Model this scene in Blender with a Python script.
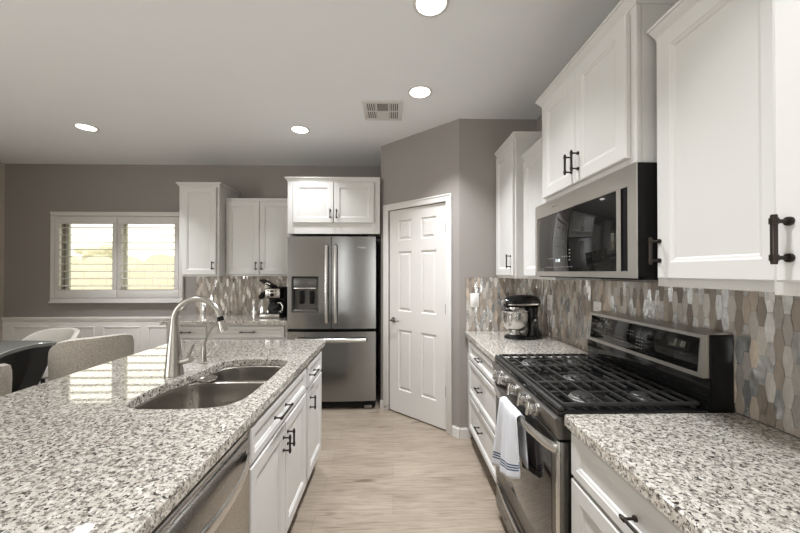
import bpy, bmesh, math, random
from mathutils import Vector, Matrix
random.seed(7)
sc = bpy.context.scene
for o in list(bpy.data.objects): bpy.data.objects.remove(o)
COL = sc.collection
PI = math.pi
R = math.radians

# ------------------------------------------------------------------ camera, world, big lights, exposure
cam = bpy.data.cameras.new('camera'); cam_o = bpy.data.objects.new('camera', cam); COL.objects.link(cam_o)
cam.sensor_width = 36.0; cam.lens = 333.0 / 800.0 * 36.0
cam.shift_y = 3.2 / 800.0; cam.clip_start = 0.02
cam_o.location = (0, 0, 1.42); cam_o.rotation_euler = (R(90.4), 0, R(-1.2))
sc.camera = cam_o
sc.view_settings.view_transform = 'Standard'; sc.view_settings.look = 'None'
sc.view_settings.gamma = 1.0; sc.view_settings.use_curve_mapping = False
sc.view_settings.exposure = 0.17

world = bpy.data.worlds.new('world'); sc.world = world; world.use_nodes = True
bg = world.node_tree.nodes['Background']
bg.inputs['Color'].default_value = (1.0, 0.965, 0.80, 1); bg.inputs['Strength'].default_value = 1.9

def area(name, loc, rot, sx, sy, power, color=(1, 1, 1)):
    l = bpy.data.lights.new(name, 'AREA'); l.shape = 'RECTANGLE'; l.size = sx; l.size_y = sy
    l.energy = power; l.color = color
    o = bpy.data.objects.new(name, l); COL.objects.link(o); o.location = loc; o.rotation_euler = rot
    return o
# added area lights out of view: left-wall fill, rear strips for refrigerator streaks
area('left_fill', (-4.95, -1.3, 1.25), (0, R(-90), 0), 2.1, 3.0, 80, (0.92, 0.96, 1.0))
area('rear_streak_fill', (0.68, -3.75, 1.25), (R(90), 0, 0), 0.6, 2.1, 12, (0.95, 0.975, 1.0))
area('rear_streak_narrow', (-1.30, -3.75, 1.25), (R(90), 0, 0), 0.25, 2.1, 12, (0.95, 0.975, 1.0))
LAMP_POWER = 10.2
LAMP_COLOR = (0.94, 0.965, 1.0)

# ------------------------------------------------------------------ materials
def new_mat(name):
    m = bpy.data.materials.new(name); m.use_nodes = True
    nt = m.node_tree; b = nt.nodes['Principled BSDF']
    return m, nt, b
def simple(name, col, rough=0.5, metal=0.0, spec=0.5, bump=None, coat=0.0, var=0.0, vscale=6.0, trans=0.0, ior=1.45):
    m, nt, b = new_mat(name)
    b.inputs['Base Color'].default_value = (*col, 1); b.inputs['Roughness'].default_value = rough
    b.inputs['Metallic'].default_value = metal; b.inputs['Specular IOR Level'].default_value = spec
    b.inputs['Coat Weight'].default_value = coat; b.inputs['Transmission Weight'].default_value = trans
    b.inputs['IOR'].default_value = ior
    tc = nt.nodes.new('ShaderNodeTexCoord')
    if var > 0:
        n = nt.nodes.new('ShaderNodeTexNoise'); n.inputs['Scale'].default_value = vscale; n.inputs['Detail'].default_value = 4
        nt.links.new(tc.outputs['Object'], n.inputs['Vector'])
        mx = nt.nodes.new('ShaderNodeMix'); mx.data_type = 'RGBA'
        mx.inputs[6].default_value = (*[c * (1 - var) for c in col], 1); mx.inputs[7].default_value = (*[min(1, c * (1 + var)) for c in col], 1)
        nt.links.new(n.outputs['Fac'], mx.inputs[0]); nt.links.new(mx.outputs[2], b.inputs['Base Color'])
    if bump:
        n2 = nt.nodes.new('ShaderNodeTexNoise'); n2.inputs['Scale'].default_value = bump[0]; n2.inputs['Detail'].default_value = 3
        nt.links.new(tc.outputs['Object'], n2.inputs['Vector'])
        bp = nt.nodes.new('ShaderNodeBump'); bp.inputs['Strength'].default_value = bump[1]; bp.inputs['Distance'].default_value = 0.004
        nt.links.new(n2.outputs['Fac'], bp.inputs['Height']); nt.links.new(bp.outputs['Normal'], b.inputs['Normal'])
    return m
def ramp(nt, fac, stops):
    r = nt.nodes.new('ShaderNodeValToRGB'); e = r.color_ramp.elements
    while len(e) < len(stops): e.new(0.5)
    for k, (p, c) in enumerate(stops): e[k].position = p; e[k].color = (*c, 1)
    nt.links.new(fac, r.inputs['Fac']); return r.outputs['Color']
def mixc(nt, fac, a, b, mode='MIX'):
    m = nt.nodes.new('ShaderNodeMix'); m.data_type = 'RGBA'; m.blend_type = mode
    for s, v in ((0, fac), (6, a), (7, b)):
        if hasattr(v, 'node'): nt.links.new(v, m.inputs[s])
        elif isinstance(v, (int, float)): m.inputs[s].default_value = v
        else: m.inputs[s].default_value = (*v, 1)
    return m.outputs[2]
def noise(nt, vec, scale, detail=3, rough=0.5, dist=0.0):
    n = nt.nodes.new('ShaderNodeTexNoise'); n.inputs['Scale'].default_value = scale
    n.inputs['Detail'].default_value = detail; n.inputs['Roughness'].default_value = rough; n.inputs['Distortion'].default_value = dist
    nt.links.new(vec, n.inputs['Vector']); return n.outputs['Fac']
def mapped(nt, scale, rot=(0, 0, 0), out='Object'):
    tc = nt.nodes.new('ShaderNodeTexCoord'); mp = nt.nodes.new('ShaderNodeMapping')
    mp.inputs['Scale'].default_value = scale; mp.inputs['Rotation'].default_value = rot
    nt.links.new(tc.outputs[out], mp.inputs['Vector']); return mp.outputs['Vector']

def granite_mat():
    m, nt, b = new_mat('speckled_granite')
    v = mapped(nt, (1, 1, 1))
    base = ramp(nt, noise(nt, v, 48, 4, 0.6), [(0.32, (0.31, 0.275, 0.235)), (0.46, (0.52, 0.48, 0.42)), (0.62, (0.64, 0.605, 0.545))])
    grey = ramp(nt, noise(nt, v, 82, 3, 0.6, 0.4), [(0.52, (0, 0, 0)), (0.58, (1, 1, 1))])
    c = mixc(nt, grey, base, (0.22, 0.20, 0.18))
    v2 = mapped(nt, (1, 1.35, 1), (0.3, 0.2, 0.6))
    dark = ramp(nt, noise(nt, v2, 95, 3, 0.62, 0.6), [(0.565, (0, 0, 0)), (0.60, (1, 1, 1))])
    c = mixc(nt, dark, c, (0.035, 0.029, 0.025))
    white = ramp(nt, noise(nt, mapped(nt, (1.2, 1, 1), (0.9, 0.1, 1.2)), 75, 2), [(0.60, (0, 0, 0)), (0.66, (1, 1, 1))])
    c = mixc(nt, white, c, (0.74, 0.715, 0.655))
    nt.links.new(c, b.inputs['Base Color'])
    b.inputs['Roughness'].default_value = 0.035; b.inputs['IOR'].default_value = 1.6
    b.inputs['Coat Weight'].default_value = 0.55; b.inputs['Coat Roughness'].default_value = 0.02; b.inputs['Coat IOR'].default_value = 1.8
    return m
def floor_mat():
    m, nt, b = new_mat('wood_plank_floor')
    v = mapped(nt, (1, 1, 1))
    br = nt.nodes.new('ShaderNodeTexBrick'); nt.links.new(v, br.inputs['Vector'])
    br.inputs['Scale'].default_value = 1.0; br.inputs['Brick Width'].default_value = 1.22; br.inputs['Row Height'].default_value = 0.178
    br.inputs['Mortar Size'].default_value = 0.0014; br.inputs['Mortar Smooth'].default_value = 0.3
    br.offset = 0.37; br.offset_frequency = 2
    br.inputs['Color1'].default_value = (0.295, 0.243, 0.189, 1); br.inputs['Color2'].default_value = (0.325, 0.270, 0.213, 1)
    br.inputs['Mortar'].default_value = (0.21, 0.17, 0.135, 1)
    g = noise(nt, mapped(nt, (1.6, 26, 1)), 3.0, 8, 0.62, 0.6)
    c = mixc(nt, 0.75, br.outputs['Color'], ramp(nt, g, [(0.30, (0.50, 0.47, 0.44)), (0.52, (1.0, 1.0, 1.0)), (0.75, (1.22, 1.21, 1.20))]), 'MULTIPLY')
    g2 = noise(nt, mapped(nt, (0.9, 3.5, 1)), 2.2, 4, 0.6, 0.4)
    c = mixc(nt, 0.8, c, ramp(nt, g2, [(0.3, (0.84, 0.82, 0.80)), (0.65, (1.08, 1.08, 1.08))]), 'MULTIPLY')
    kn = ramp(nt, noise(nt, mapped(nt, (1.5, 6, 1)), 2.3, 2, 0.4), [(0.66, (1, 1, 1)), (0.76, (0.50, 0.45, 0.41))])
    c = mixc(nt, 1.0, c, kn, 'MULTIPLY')
    nt.links.new(c, b.inputs['Base Color'])
    b.inputs['Roughness'].default_value = 0.33
    bp = nt.nodes.new('ShaderNodeBump'); bp.inputs['Strength'].default_value = 0.25; bp.inputs['Distance'].default_value = 0.002
    nt.links.new(br.outputs['Fac'], bp.inputs['Height']); bp.invert = True; nt.links.new(bp.outputs['Normal'], b.inputs['Normal'])
    return m
def brushed(name, col, rough, stretch, amount=0.10):
    m, nt, b = new_mat(name)
    b.inputs['Base Color'].default_value = (*col, 1); b.inputs['Metallic'].default_value = 1.0
    f = noise(nt, mapped(nt, stretch), 3.0, 4, 0.6)
    mr = nt.nodes.new('ShaderNodeMapRange'); nt.links.new(f, mr.inputs['Value'])
    mr.inputs['To Min'].default_value = rough - amount * 0.5; mr.inputs['To Max'].default_value = rough + amount
    nt.links.new(mr.outputs['Result'], b.inputs['Roughness'])
    bp = nt.nodes.new('ShaderNodeBump'); bp.inputs['Strength'].default_value = 0.04; bp.inputs['Distance'].default_value = 0.001
    nt.links.new(f, bp.inputs['Height']); nt.links.new(bp.outputs['Normal'], b.inputs['Normal'])
    return m
def tile_mat(name, col, rough, metal, var=0.34):
    m, nt, b = new_mat(name)
    at = nt.nodes.new('ShaderNodeAttribute'); at.attribute_name = 'tone'
    lo = [c * (1 - var) for c in col]; hi = [min(1, c * (1 + var)) for c in col]
    c = mixc(nt, at.outputs['Fac'], lo, hi)
    g = noise(nt, mapped(nt, (30, 30, 9)), 5.0, 3, 0.6)
    c = mixc(nt, 0.5, c, ramp(nt, g, [(0.3, (0.72, 0.72, 0.72)), (0.7, (1.12, 1.12, 1.12))]), 'MULTIPLY')
    nt.links.new(c, b.inputs['Base Color']); b.inputs['Roughness'].default_value = rough; b.inputs['Metallic'].default_value = metal
    bp = nt.nodes.new('ShaderNodeBump'); bp.inputs['Strength'].default_value = 1.0; bp.inputs['Distance'].default_value = 0.006
    nt.links.new(noise(nt, mapped(nt, (1, 1, .55)), 30.0, 1), bp.inputs['Height']); nt.links.new(bp.outputs['Normal'], b.inputs['Normal'])
    return m
def emit(name, col, strength):
    m, nt, b = new_mat(name)
    b.inputs['Base Color'].default_value = (0.8, 0.8, 0.8, 1)
    b.inputs['Emission Color'].default_value = (*col, 1); b.inputs['Emission Strength'].default_value = strength
    return m
def tweed_mat():
    m, nt, b = new_mat('tweed_fabric')
    v = mapped(nt, (1, 1, 1))
    n1 = noise(nt, v, 170, 3, 0.7)
    c = ramp(nt, n1, [(0.34, (0.30, 0.265, 0.225)), (0.5, (0.47, 0.43, 0.375)), (0.66, (0.66, 0.62, 0.56))])
    nt.links.new(c, b.inputs['Base Color']); b.inputs['Roughness'].default_value = 0.95
    bp = nt.nodes.new('ShaderNodeBump'); bp.inputs['Strength'].default_value = 0.5; bp.inputs['Distance'].default_value = 0.003
    nt.links.new(n1, bp.inputs['Height']); nt.links.new(bp.outputs['Normal'], b.inputs['Normal'])
    return m
def block_mat():
    m, nt, b = new_mat('garden_block')
    br = nt.nodes.new('ShaderNodeTexBrick'); nt.links.new(mapped(nt, (1, 1, 1), (R(90), 0, 0)), br.inputs['Vector'])
    br.inputs['Scale'].default_value = 1.0; br.inputs['Brick Width'].default_value = 0.4; br.inputs['Row Height'].default_value = 0.2
    br.inputs['Mortar Size'].default_value = 0.006
    br.inputs['Color1'].default_value = (0.66, 0.63, 0.54, 1); br.inputs['Color2'].default_value = (0.71, 0.68, 0.58, 1); br.inputs['Mortar'].default_value = (0.45, 0.42, 0.33, 1)
    nt.links.new(br.outputs['Color'], b.inputs['Base Color']); b.inputs['Roughness'].default_value = 0.9
    return m

M = {}
M['wall'] = simple('grey_wall_paint', (0.295, 0.267, 0.248), 0.55, bump=(160, 0.12), var=0.02, vscale=3)
M['wall_beige'] = simple('lit_beige_wall', (0.52, 0.46, 0.40), 0.6, bump=(160, 0.10))  # lighter beige puts the lit look of the left wall into the colour
M['ceiling'] = simple('ceiling_paint', (0.865, 0.868, 0.872), 0.8, bump=(120, 0.12), var=0.01)
M['white'] = simple('white_cabinet_paint', (0.645, 0.63, 0.605), 0.36, var=0.01, vscale=4)
M['trim'] = simple('white_trim_paint', (0.68, 0.655, 0.625), 0.4, var=0.01, vscale=4)
M['wains'] = simple('wainscot_paint', (0.86, 0.835, 0.80), 0.45, var=0.01, vscale=4)
M['toe'] = simple('toe_kick_dark', (0.10, 0.085, 0.075), 0.7, var=0.05)
M['toe_w'] = simple('toe_kick_brown', (0.22, 0.19, 0.165), 0.7, var=0.05)
M['bronze'] = simple('dark_bronze', (0.045, 0.036, 0.030), 0.38, metal=0.7, var=0.1, vscale=40)
M['granite'] = granite_mat()
M['floor'] = floor_mat()
M['steel'] = brushed('stainless_vertical_brush', (0.27, 0.272, 0.274), 0.17, (90, 90, 1.0))
M['steel_mw'] = brushed('stainless_microwave', (0.60, 0.575, 0.54), 0.28, (90, 1.0, 90))
M['steel_guard'] = simple('satin_stainless', (0.46, 0.44, 0.41), 0.30, metal=1.0, var=0.03, vscale=20)
M['steel_h'] = brushed('stainless_horizontal_brush', (0.47, 0.45, 0.425), 0.26, (90, 1.0, 90))
M['steel_hx'] = brushed('stainless_cross_brush', (0.47, 0.45, 0.425), 0.26, (1.0, 90, 90))
M['steel_sink'] = brushed('stainless_sink', (0.46, 0.435, 0.40), 0.27, (2, 60, 60))
M['steel_dark'] = brushed('dark_stainless', (0.22, 0.208, 0.195), 0.27, (90, 1.0, 90))
M['steel_lite'] = simple('bright_stainless', (0.68, 0.665, 0.64), 0.24, metal=1.0, var=0.03, vscale=30)
M['nickel'] = simple('brushed_nickel', (0.40, 0.38, 0.35), 0.30, metal=1.0, var=0.04, vscale=30)
M['dispenser'] = simple('dispenser_grey', (0.10, 0.095, 0.09), 0.3, metal=0.5, var=0.1)
M['black_gloss'] = simple('black_gloss', (0.010, 0.010, 0.010), 0.08, var=0.1)
M['black_glass'] = simple('black_glass', (0.006, 0.006, 0.006), 0.03, spec=0.6, coat=0.0, var=0.05)
M['oven_glass'] = simple('brown_oven_glass', (0.018, 0.014, 0.012), 0.03, spec=0.9, coat=0.6, var=0.05)
M['black'] = simple('black_plastic', (0.010, 0.0095, 0.0095), 0.30, spec=0.12, var=0.1)
M['iron'] = simple('cast_iron', (0.030, 0.029, 0.0275), 0.40, bump=(300, 0.2), var=0.1)
M['burner'] = simple('burner_aluminium', (0.55, 0.54, 0.52), 0.35, metal=1.0, var=0.05)
M['plate'] = simple('white_plastic', (0.80, 0.78, 0.745), 0.35, var=0.01)
M['slot'] = simple('dark_slot', (0.05, 0.05, 0.05), 0.6, var=0.05)
M['mark'] = simple('pale_print', (0.40, 0.40, 0.40), 0.5, var=0.02)
M['tile_silver'] = tile_mat('tile_brushed_silver', (0.84, 0.82, 0.79), 0.25, 0.8)
M['tile_grey'] = tile_mat('tile_warm_grey', (0.53, 0.49, 0.445), 0.32, 0.3)
M['tile_taupe'] = tile_mat('tile_taupe', (0.34, 0.287, 0.24), 0.34, 0.15)
M['tile_tan'] = tile_mat('tile_tan', (0.50, 0.42, 0.345), 0.36, 0.08)
M['grout'] = simple('grout', (0.20, 0.18, 0.165), 0.85, var=0.05)
M['tweed'] = tweed_mat()
M['cream_fabric'] = simple('cream_fabric', (0.66, 0.62, 0.56), 0.9, bump=(220, 0.4), var=0.06, vscale=60)
M['table_top'] = simple('table_top_sheen_grey', (0.17, 0.17, 0.155), 0.2, var=0.15, vscale=8)  # grey reflection on the dark top is put into this colour
M['table_base'] = simple('black_table_base', (0.010, 0.0085, 0.008), 0.45, var=0.1)
M['towel'] = simple('white_towel', (0.70, 0.71, 0.74), 0.95, bump=(420, 0.6), var=0.05, vscale=120)
M['stripe'] = simple('blue_stripe', (0.035, 0.085, 0.15), 0.95, bump=(420, 0.5), var=0.05)
M['glass'] = simple('clear_glass', (1, 1, 1), 0.02, trans=1.0, ior=1.02, spec=0.1)
M['carafe'] = simple('carafe_glass', (0.30, 0.30, 0.30), 0.03, trans=0.9, ior=1.2)
M['vent_dark'] = simple('vent_inside', (0.10, 0.10, 0.085), 0.8, var=0.05)
M['vent_damper'] = simple('vent_damper', (0.25, 0.245, 0.22), 0.7, var=0.05)
M['lens'] = emit('lamp_lens', (1.0, 0.97, 0.92), 6.0)
M['block'] = block_mat()
M['hedge'] = simple('yellow_hedge', (0.74, 0.69, 0.48), 0.9, bump=(14, 1.0), var=0.25, vscale=9)
M['tree'] = simple('pale_tree', (0.66, 0.68, 0.58), 0.9, bump=(12, 1.0), var=0.3, vscale=6)
M['bark'] = simple('bark', (0.30, 0.24, 0.18), 0.9, bump=(30, 0.5), var=0.2)
M['gravel'] = simple('gravel', (0.60, 0.54, 0.44), 0.95, bump=(60, 0.8), var=0.2, vscale=50)
M['sash'] = simple('window_sash', (0.70, 0.73, 0.66), 0.5, var=0.03)
M['screen'] = emit('clock_glow', (0.85, 0.95, 1.0), 0.9)

# ------------------------------------------------------------------ mesh helpers
class MB:
    def __init__(s): s.bm = bmesh.new(); s.mi = 0
    def face(s, vs, smooth=True):
        try: f = s.bm.faces.new(vs)
        except ValueError: return None
        f.material_index = s.mi; return f
    def v(s, *p): return s.bm.verts.new(p[0] if len(p) == 1 else p)
    def box(s, x0, x1, y0, y1, z0, z1, bev=0.0, seg=2):
        x0, x1 = sorted((x0, x1)); y0, y1 = sorted((y0, y1)); z0, z1 = sorted((z0, z1))
        vs = [s.v(x, y, z) for z in (z0, z1) for y in (y0, y1) for x in (x0, x1)]
        fs = [s.face([vs[i] for i in q]) for q in ((0, 2, 3, 1), (4, 5, 7, 6), (0, 1, 5, 4), (2, 6, 7, 3), (0, 4, 6, 2), (1, 3, 7, 5))]
        if bev > 0:
            bev = min(bev, 0.49 * min(x1 - x0, y1 - y0, z1 - z0))
            es = list({e for f in fs for e in f.edges})
            r = bmesh.ops.bevel(s.bm, geom=es, offset=bev, segments=seg, affect='EDGES', profile=0.5)
            for f in r['faces']: f.material_index = s.mi
        return s
    def ring(s, c, ax, r, seg, up=None):
        ax = Vector(ax).normalized()
        a = Vector(up) if up else (Vector((0, 0, 1)) if abs(ax.z) < 0.9 else Vector((1, 0, 0)))
        u = ax.cross(a).normalized(); w = u.cross(ax).normalized() * -1
        ru, rw = (r if isinstance(r, tuple) else (r, r))
        c = Vector(c)
        return [s.v(c + u * math.cos(2 * PI * k / seg) * ru + w * math.sin(2 * PI * k / seg) * rw) for k in range(seg)]
    def bridge(s, A, B, closed=True):
        n = len(A)
        for k in range(n if closed else n - 1):
            s.face([A[k], A[(k + 1) % n], B[(k + 1) % n], B[k]])
    def skin(s, loops, cap0=True, cap1=True):
        for a, b in zip(loops, loops[1:]): s.bridge(a, b)
        if cap0: s.face(list(reversed(loops[0])))
        if cap1: s.face(loops[-1])
        return s
    def cyl(s, p0, p1, r0, r1=None, seg=18, cap=True):
        r1 = r0 if r1 is None else r1; ax = Vector(p1) - Vector(p0)
        return s.skin([s.ring(p0, ax, r0, seg), s.ring(p1, ax, r1, seg)], cap, cap)
    def tube(s, pts, r, seg=12, cap=True):
        pts = [Vector(p) for p in pts]; n = len(pts); loops = []
        up = None
        for k in range(n):
            t = (pts[min(k + 1, n - 1)] - pts[max(k - 1, 0)]).normalized()
            if up is None: up = Vector((0, 0, 1)) if abs(t.z) < 0.9 else Vector((0, 1, 0))
            up = (up - t * up.dot(t)).normalized()
            rr = r[k] if isinstance(r, list) else r
            loops.append(s.ring(pts[k], t, rr, seg, up))
        return s.skin(loops, cap, cap)
    def lathe(s, prof, c=(0, 0, 0), seg=28, cap0=True, cap1=True):
        loops = [[s.v(c[0] + r * math.cos(2 * PI * k / seg), c[1] + r * math.sin(2 * PI * k / seg), c[2] + z) for k in range(seg)] for r, z in prof]
        return s.skin(loops, cap0, cap1)
    def ball(s, c, rx, ry=None, rz=None, seg=20, rings=10):
        ry = rx if ry is None else ry; rz = rx if rz is None else rz
        loops = []
        for j in range(1, rings):
            t = PI * j / rings - PI / 2
            loops.append([s.v(c[0] + rx * math.cos(t) * math.cos(2 * PI * k / seg), c[1] + ry * math.cos(t) * math.sin(2 * PI * k / seg), c[2] + rz * math.sin(t)) for k in range(seg)])
        for a, b in zip(loops, loops[1:]): s.bridge(a, b)
        b0 = s.v(c[0], c[1], c[2] - rz); t0 = s.v(c[0], c[1], c[2] + rz)
        for k in range(seg):
            s.face([b0, loops[0][(k + 1) % seg], loops[0][k]]); s.face([t0, loops[-1][k], loops[-1][(k + 1) % seg]])
        return s
    def prism(s, poly, z0, z1):
        return s.skin([[s.v(x, y, z0) for x, y in poly], [s.v(x, y, z1) for x, y in poly]])
    def rects(s, x0, x1, z0, z1, prof, cap=True, first=None):
        # nested rectangles in the local xz plane, prof = [(inset, y)]; front looks to -y
        loops = []
        for i, y in prof:
            loops.append([s.v(x0 + i, y, z0 + i), s.v(x1 - i, y, z0 + i), s.v(x1 - i, y, z1 - i), s.v(x0 + i, y, z1 - i)])
        for a, b in zip(loops, loops[1:]): s.bridge(a, b)
        if cap: s.face(loops[-1])
        return loops
    def build(s, name, mat, parent=None, origin=(0, 0, 0), sharp=30, recalc=True, weld=False):
        bm = s.bm
        if weld: bmesh.ops.remove_doubles(bm, verts=bm.verts, dist=1e-6)
        if recalc: bmesh.ops.recalc_face_normals(bm, faces=bm.faces)
        if any(origin): bmesh.ops.translate(bm, verts=bm.verts, vec=-Vector(origin))
        for f in bm.faces: f.smooth = True
        for e in bm.edges:
            if len(e.link_faces) == 2:
                try: e.smooth = e.calc_face_angle() < R(sharp)
                except ValueError: pass
        me = bpy.data.meshes.new(name); bm.to_mesh(me); bm.free()
        for m in (mat if isinstance(mat, (list, tuple)) else [mat]): me.materials.append(M[m])
        o = bpy.data.objects.new(name, me); COL.objects.link(o); o.location = origin
        if parent: o.parent = parent
        return o
def tag(o, label, cat, group=None, kind=None):
    o['label'] = label; o['category'] = cat
    if group: o['group'] = group
    if kind: o['kind'] = kind
    return o
def struct(o): o['kind'] = 'structure'; return o
def empty(name, loc, rz=0.0):
    o = bpy.data.objects.new(name, None); o.empty_display_size = 0.1
    COL.objects.link(o); o.location = loc; o.rotation_euler = (0, 0, rz); return o
def thing(name, label, cat, loc, rz=0.0, group=None):
    return tag(empty(name, loc, rz), label, cat, group)
def copy_tree(o, parent=None):
    c = o.copy(); COL.objects.link(c); c.parent = parent
    for ch in list(o.children): copy_tree(ch, c)
    return c
def slab_holes(mb, outer, holes, z0, z1, bev=0.004):
    # outer and holes are CCW lists of (x, y); a slab with through holes and an eased top edge
    def shrink(poly, d):
        n = len(poly); out = []
        for k in range(n):
            a, b, c = Vector(poly[k - 1]), Vector(poly[k]), Vector(poly[(k + 1) % n])
            n1 = Vector((-(b - a).y, (b - a).x)).normalized(); n2 = Vector((-(c - b).y, (c - b).x)).normalized()
            m = (n1 + n2); m = m.normalized() / max(0.4, m.normalized().dot(n1))
            out.append(tuple(b + m * d))
        return out
    tops, bots = [], []
    for poly, sg in [(outer, 1)] + [(h, -1) for h in holes]:
        t = [mb.v(x, y, z1) for x, y in shrink(poly, bev * sg)]
        m = [mb.v(x, y, z1 - bev) for x, y in poly]; bt = [mb.v(x, y, z0) for x, y in poly]
        mb.bridge(t, m); mb.bridge(m, bt); tops.append(t); bots.append(bt)
    for grp in (tops, bots):
        es = []
        for lp in grp:
            for k in range(len(lp)):
                e = mb.bm.edges.get((lp[k], lp[(k + 1) % len(lp)]))
                es.append(e or mb.bm.edges.new((lp[k], lp[(k + 1) % len(lp)])))
        r = bmesh.ops.triangle_fill(mb.bm, edges=es, use_beauty=True, use_dissolve=False)
    return mb

# ------------------------------------------------------------------ room shell
XL, XR, YB, YF, YW, ZC = -4.74, 1.245, 4.16, -3.6, 2.855, 2.743
WX0, WX1, WZ0, WZ1 = -4.08, -2.64, 1.12, 2.09          # window opening
struct(MB().box(XL - .1, XR + .1, YF - .1, YB + .1, -.08, 0).build('floor', 'floor'))
struct(MB().box(XL - .1, XR + .1, YF - .1, YB + .1, ZC, ZC + .08).build('ceiling', 'ceiling'))
w = MB(); w.box(XL - .1, WX0, YB, YB + .12, 0, ZC); w.box(WX1, XR + .1, YB, YB + .12, 0, ZC)
w.box(WX0, WX1, YB, YB + .12, 0, WZ0); w.box(WX0, WX1, YB, YB + .12, WZ1, ZC)
struct(w.build('wall_back', 'wall'))
w = MB(); w.box(XL - .1, XL, YF, -2.85, 0, ZC); w.box(XL - .1, XL, .25, YB, 0, ZC); w.box(XL - .1, XL, -2.85, .25, 2.35, ZC)  # gap left open for the added fill light
struct(w.build('wall_left', 'wall_beige'))
struct(MB().box(XR, XR + .1, YF, YW + .0, 0, ZC).build('wall_right', 'wall'))
# wall behind the camera, with two openings cut for the added strip lights
w = MB(); w.box(XL, -1.43, YF - .1, YF, 0, ZC); w.box(-1.17, .36, YF - .1, YF, 0, ZC); w.box(1.0, XR, YF - .1, YF, 0, ZC); w.box(-1.43, -1.17, YF - .1, YF, 2.35, ZC); w.box(.36, 1.0, YF - .1, YF, 2.35, ZC)
struct(w.build('wall_front', 'wall_beige'))
# pantry: wall facing the camera, angled wall with the door, return wall beside the refrigerator
C0 = Vector((.57, YW)); C1 = Vector((-.128, 3.50))
struct(MB().box(C0.x, XR + .1, YW, YW + .1, 0, ZC).build('wall_pantry_front', 'wall'))
struct(MB().box(C1.x, C1.x + .1, C1.y, YB, 0, ZC).build('wall_pantry_side', 'wall'))
ANG = math.atan2(C0.y - C1.y, C0.x - C1.x); LD = (C0 - C1).length
DX0, DX1, DZ = .110, .822, 2.052                         # door opening in the angled wall
w = MB(); w.box(0, DX0, 0, .11, 0, ZC); w.box(DX1, LD, 0, .11, 0, ZC); w.box(DX0, DX1, 0, .11, DZ, ZC)
o = struct(w.build('wall_pantry_angled', 'wall')); o.location = (C1.x, C1.y, 0); o.rotation_euler = (0, 0, ANG)
# door
d = struct(empty('door_1', (C1.x, C1.y, 0), ANG))
x0, x1, z0, z1 = DX0 + .006, DX1 - .006, .016, DZ - .008
xs = [x0, x0 + .117, x0 + .292, x1 - .292, x1 - .117, x1]; zs = [z0, .245, .845, 1.03, 1.625, 1.735, 1.935, z1]
m = MB(); yf = .012
for i in range(5):
    for j in range(7):
        if i in (1, 3) and j in (1, 3, 5):
            m.rects(xs[i], xs[i + 1], zs[j], zs[j + 1], [(0, yf), (.008, yf + .010), (.020, yf + .010), (.036, yf + .002)])
        else:
            m.face([m.v(xs[i], yf, zs[j]), m.v(xs[i + 1], yf, zs[j]), m.v(xs[i + 1], yf, zs[j + 1]), m.v(xs[i], yf, zs[j + 1])])
m.box(x0, x1, yf + .0125, yf + .035, z0, z1)
m.bridge([m.v(x0, yf, z0), m.v(x1, yf, z0), m.v(x1, yf, z1), m.v(x0, yf, z1)], [m.v(x0, yf + .02, z0), m.v(x1, yf + .02, z0), m.v(x1, yf + .02, z1), m.v(x0, yf + .02, z1)])
m.build('door_leaf', 'trim', d, sharp=8)
m = MB(); cw = .058
for a, b, c, e in ((DX0 - cw, DX0 + .004, 0, DZ - .004), (DX1 - .004, DX1 + cw, 0, DZ - .004), (DX0 - cw, DX1 + cw, DZ - .004, DZ + cw)):
    m.box(a, b, -.014, -.0005, c, e, .004)
m.box(DX0 - cw, DX0 - cw + .014, -.020, -.0145, 0, DZ + cw - .0142, .002); m.box(DX1 + cw - .014, DX1 + cw, -.020, -.0145, 0, DZ + cw - .0142, .002)
m.box(DX0 - cw, DX1 + cw, -.020, -.0145, DZ + cw - .014, DZ + cw, .002)
m.build('door_casing', 'trim', d)
m = MB(); hx = x0 + .062
m.cyl((hx, yf, .935), (hx, yf - .010, .935), .030, .028); m.cyl((hx, yf - .010, .935), (hx, yf - .035, .935), .011)
m.tube([(hx, yf - .046, .935), (hx + .02, yf - .052, .936), (hx + .06, yf - .050, .937), (hx + .10, yf - .046, .934)], [.012, .012, .010, .008])
m.build('door_handle', 'nickel', d)
for hz in (.36, 1.09, 1.82):
    m = MB(); m.cyl((x1 + .001, yf - .014, hz - .045), (x1 + .001, yf - .014, hz + .045), .008); m.box(x1 - .012, x1 + .010, yf - .006, yf - .0005, hz - .045, hz + .045)
    m.build('hinge', 'steel_dark', d)
m = MB(); m.tube([(x0 + .02, -.012, .07), (x0 + .02, -.05, .07), (x0 + .02, -.075, .07)], .005); m.cyl((x0 + .02, -.075, .07), (x0 + .02, -.087, .07), .009)
m.build('door_stop', 'nickel', d)
# baseboards
def base_board(name, pts, h=.085):
    m = MB()
    for (ax, ay), (bx, by) in zip(pts, pts[1:]):
        t = Vector((bx - ax, by - ay)).normalized(); n = Vector((t.y, -t.x)) * .013
        p = [(ax, ay), (bx, by), (bx + n.x, by + n.y), (ax + n.x, ay + n.y)]
        m.prism(p, .0, h - .01); q = [(ax, ay), (bx, by), (bx + n.x * .5, by + n.y * .5), (ax + n.x * .5, ay + n.y * .5)]
        m.prism(q, h - .01, h)
    return struct(m.build(name, 'trim'))
u = (C0 - C1).normalized(); dj = C1 + u * (DX1 + cw + .002)
base_board('baseboard_pantry', [tuple(dj), tuple(C0 + u * .005), (C0.x + .10, YW)])
dk = C1 + u * (DX0 - cw - .002)
base_board('baseboard_pantry_side', [tuple(C1), tuple(dk)])
base_board('baseboard_left', [(XL, .26), (XL, YB - .04)])
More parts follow.
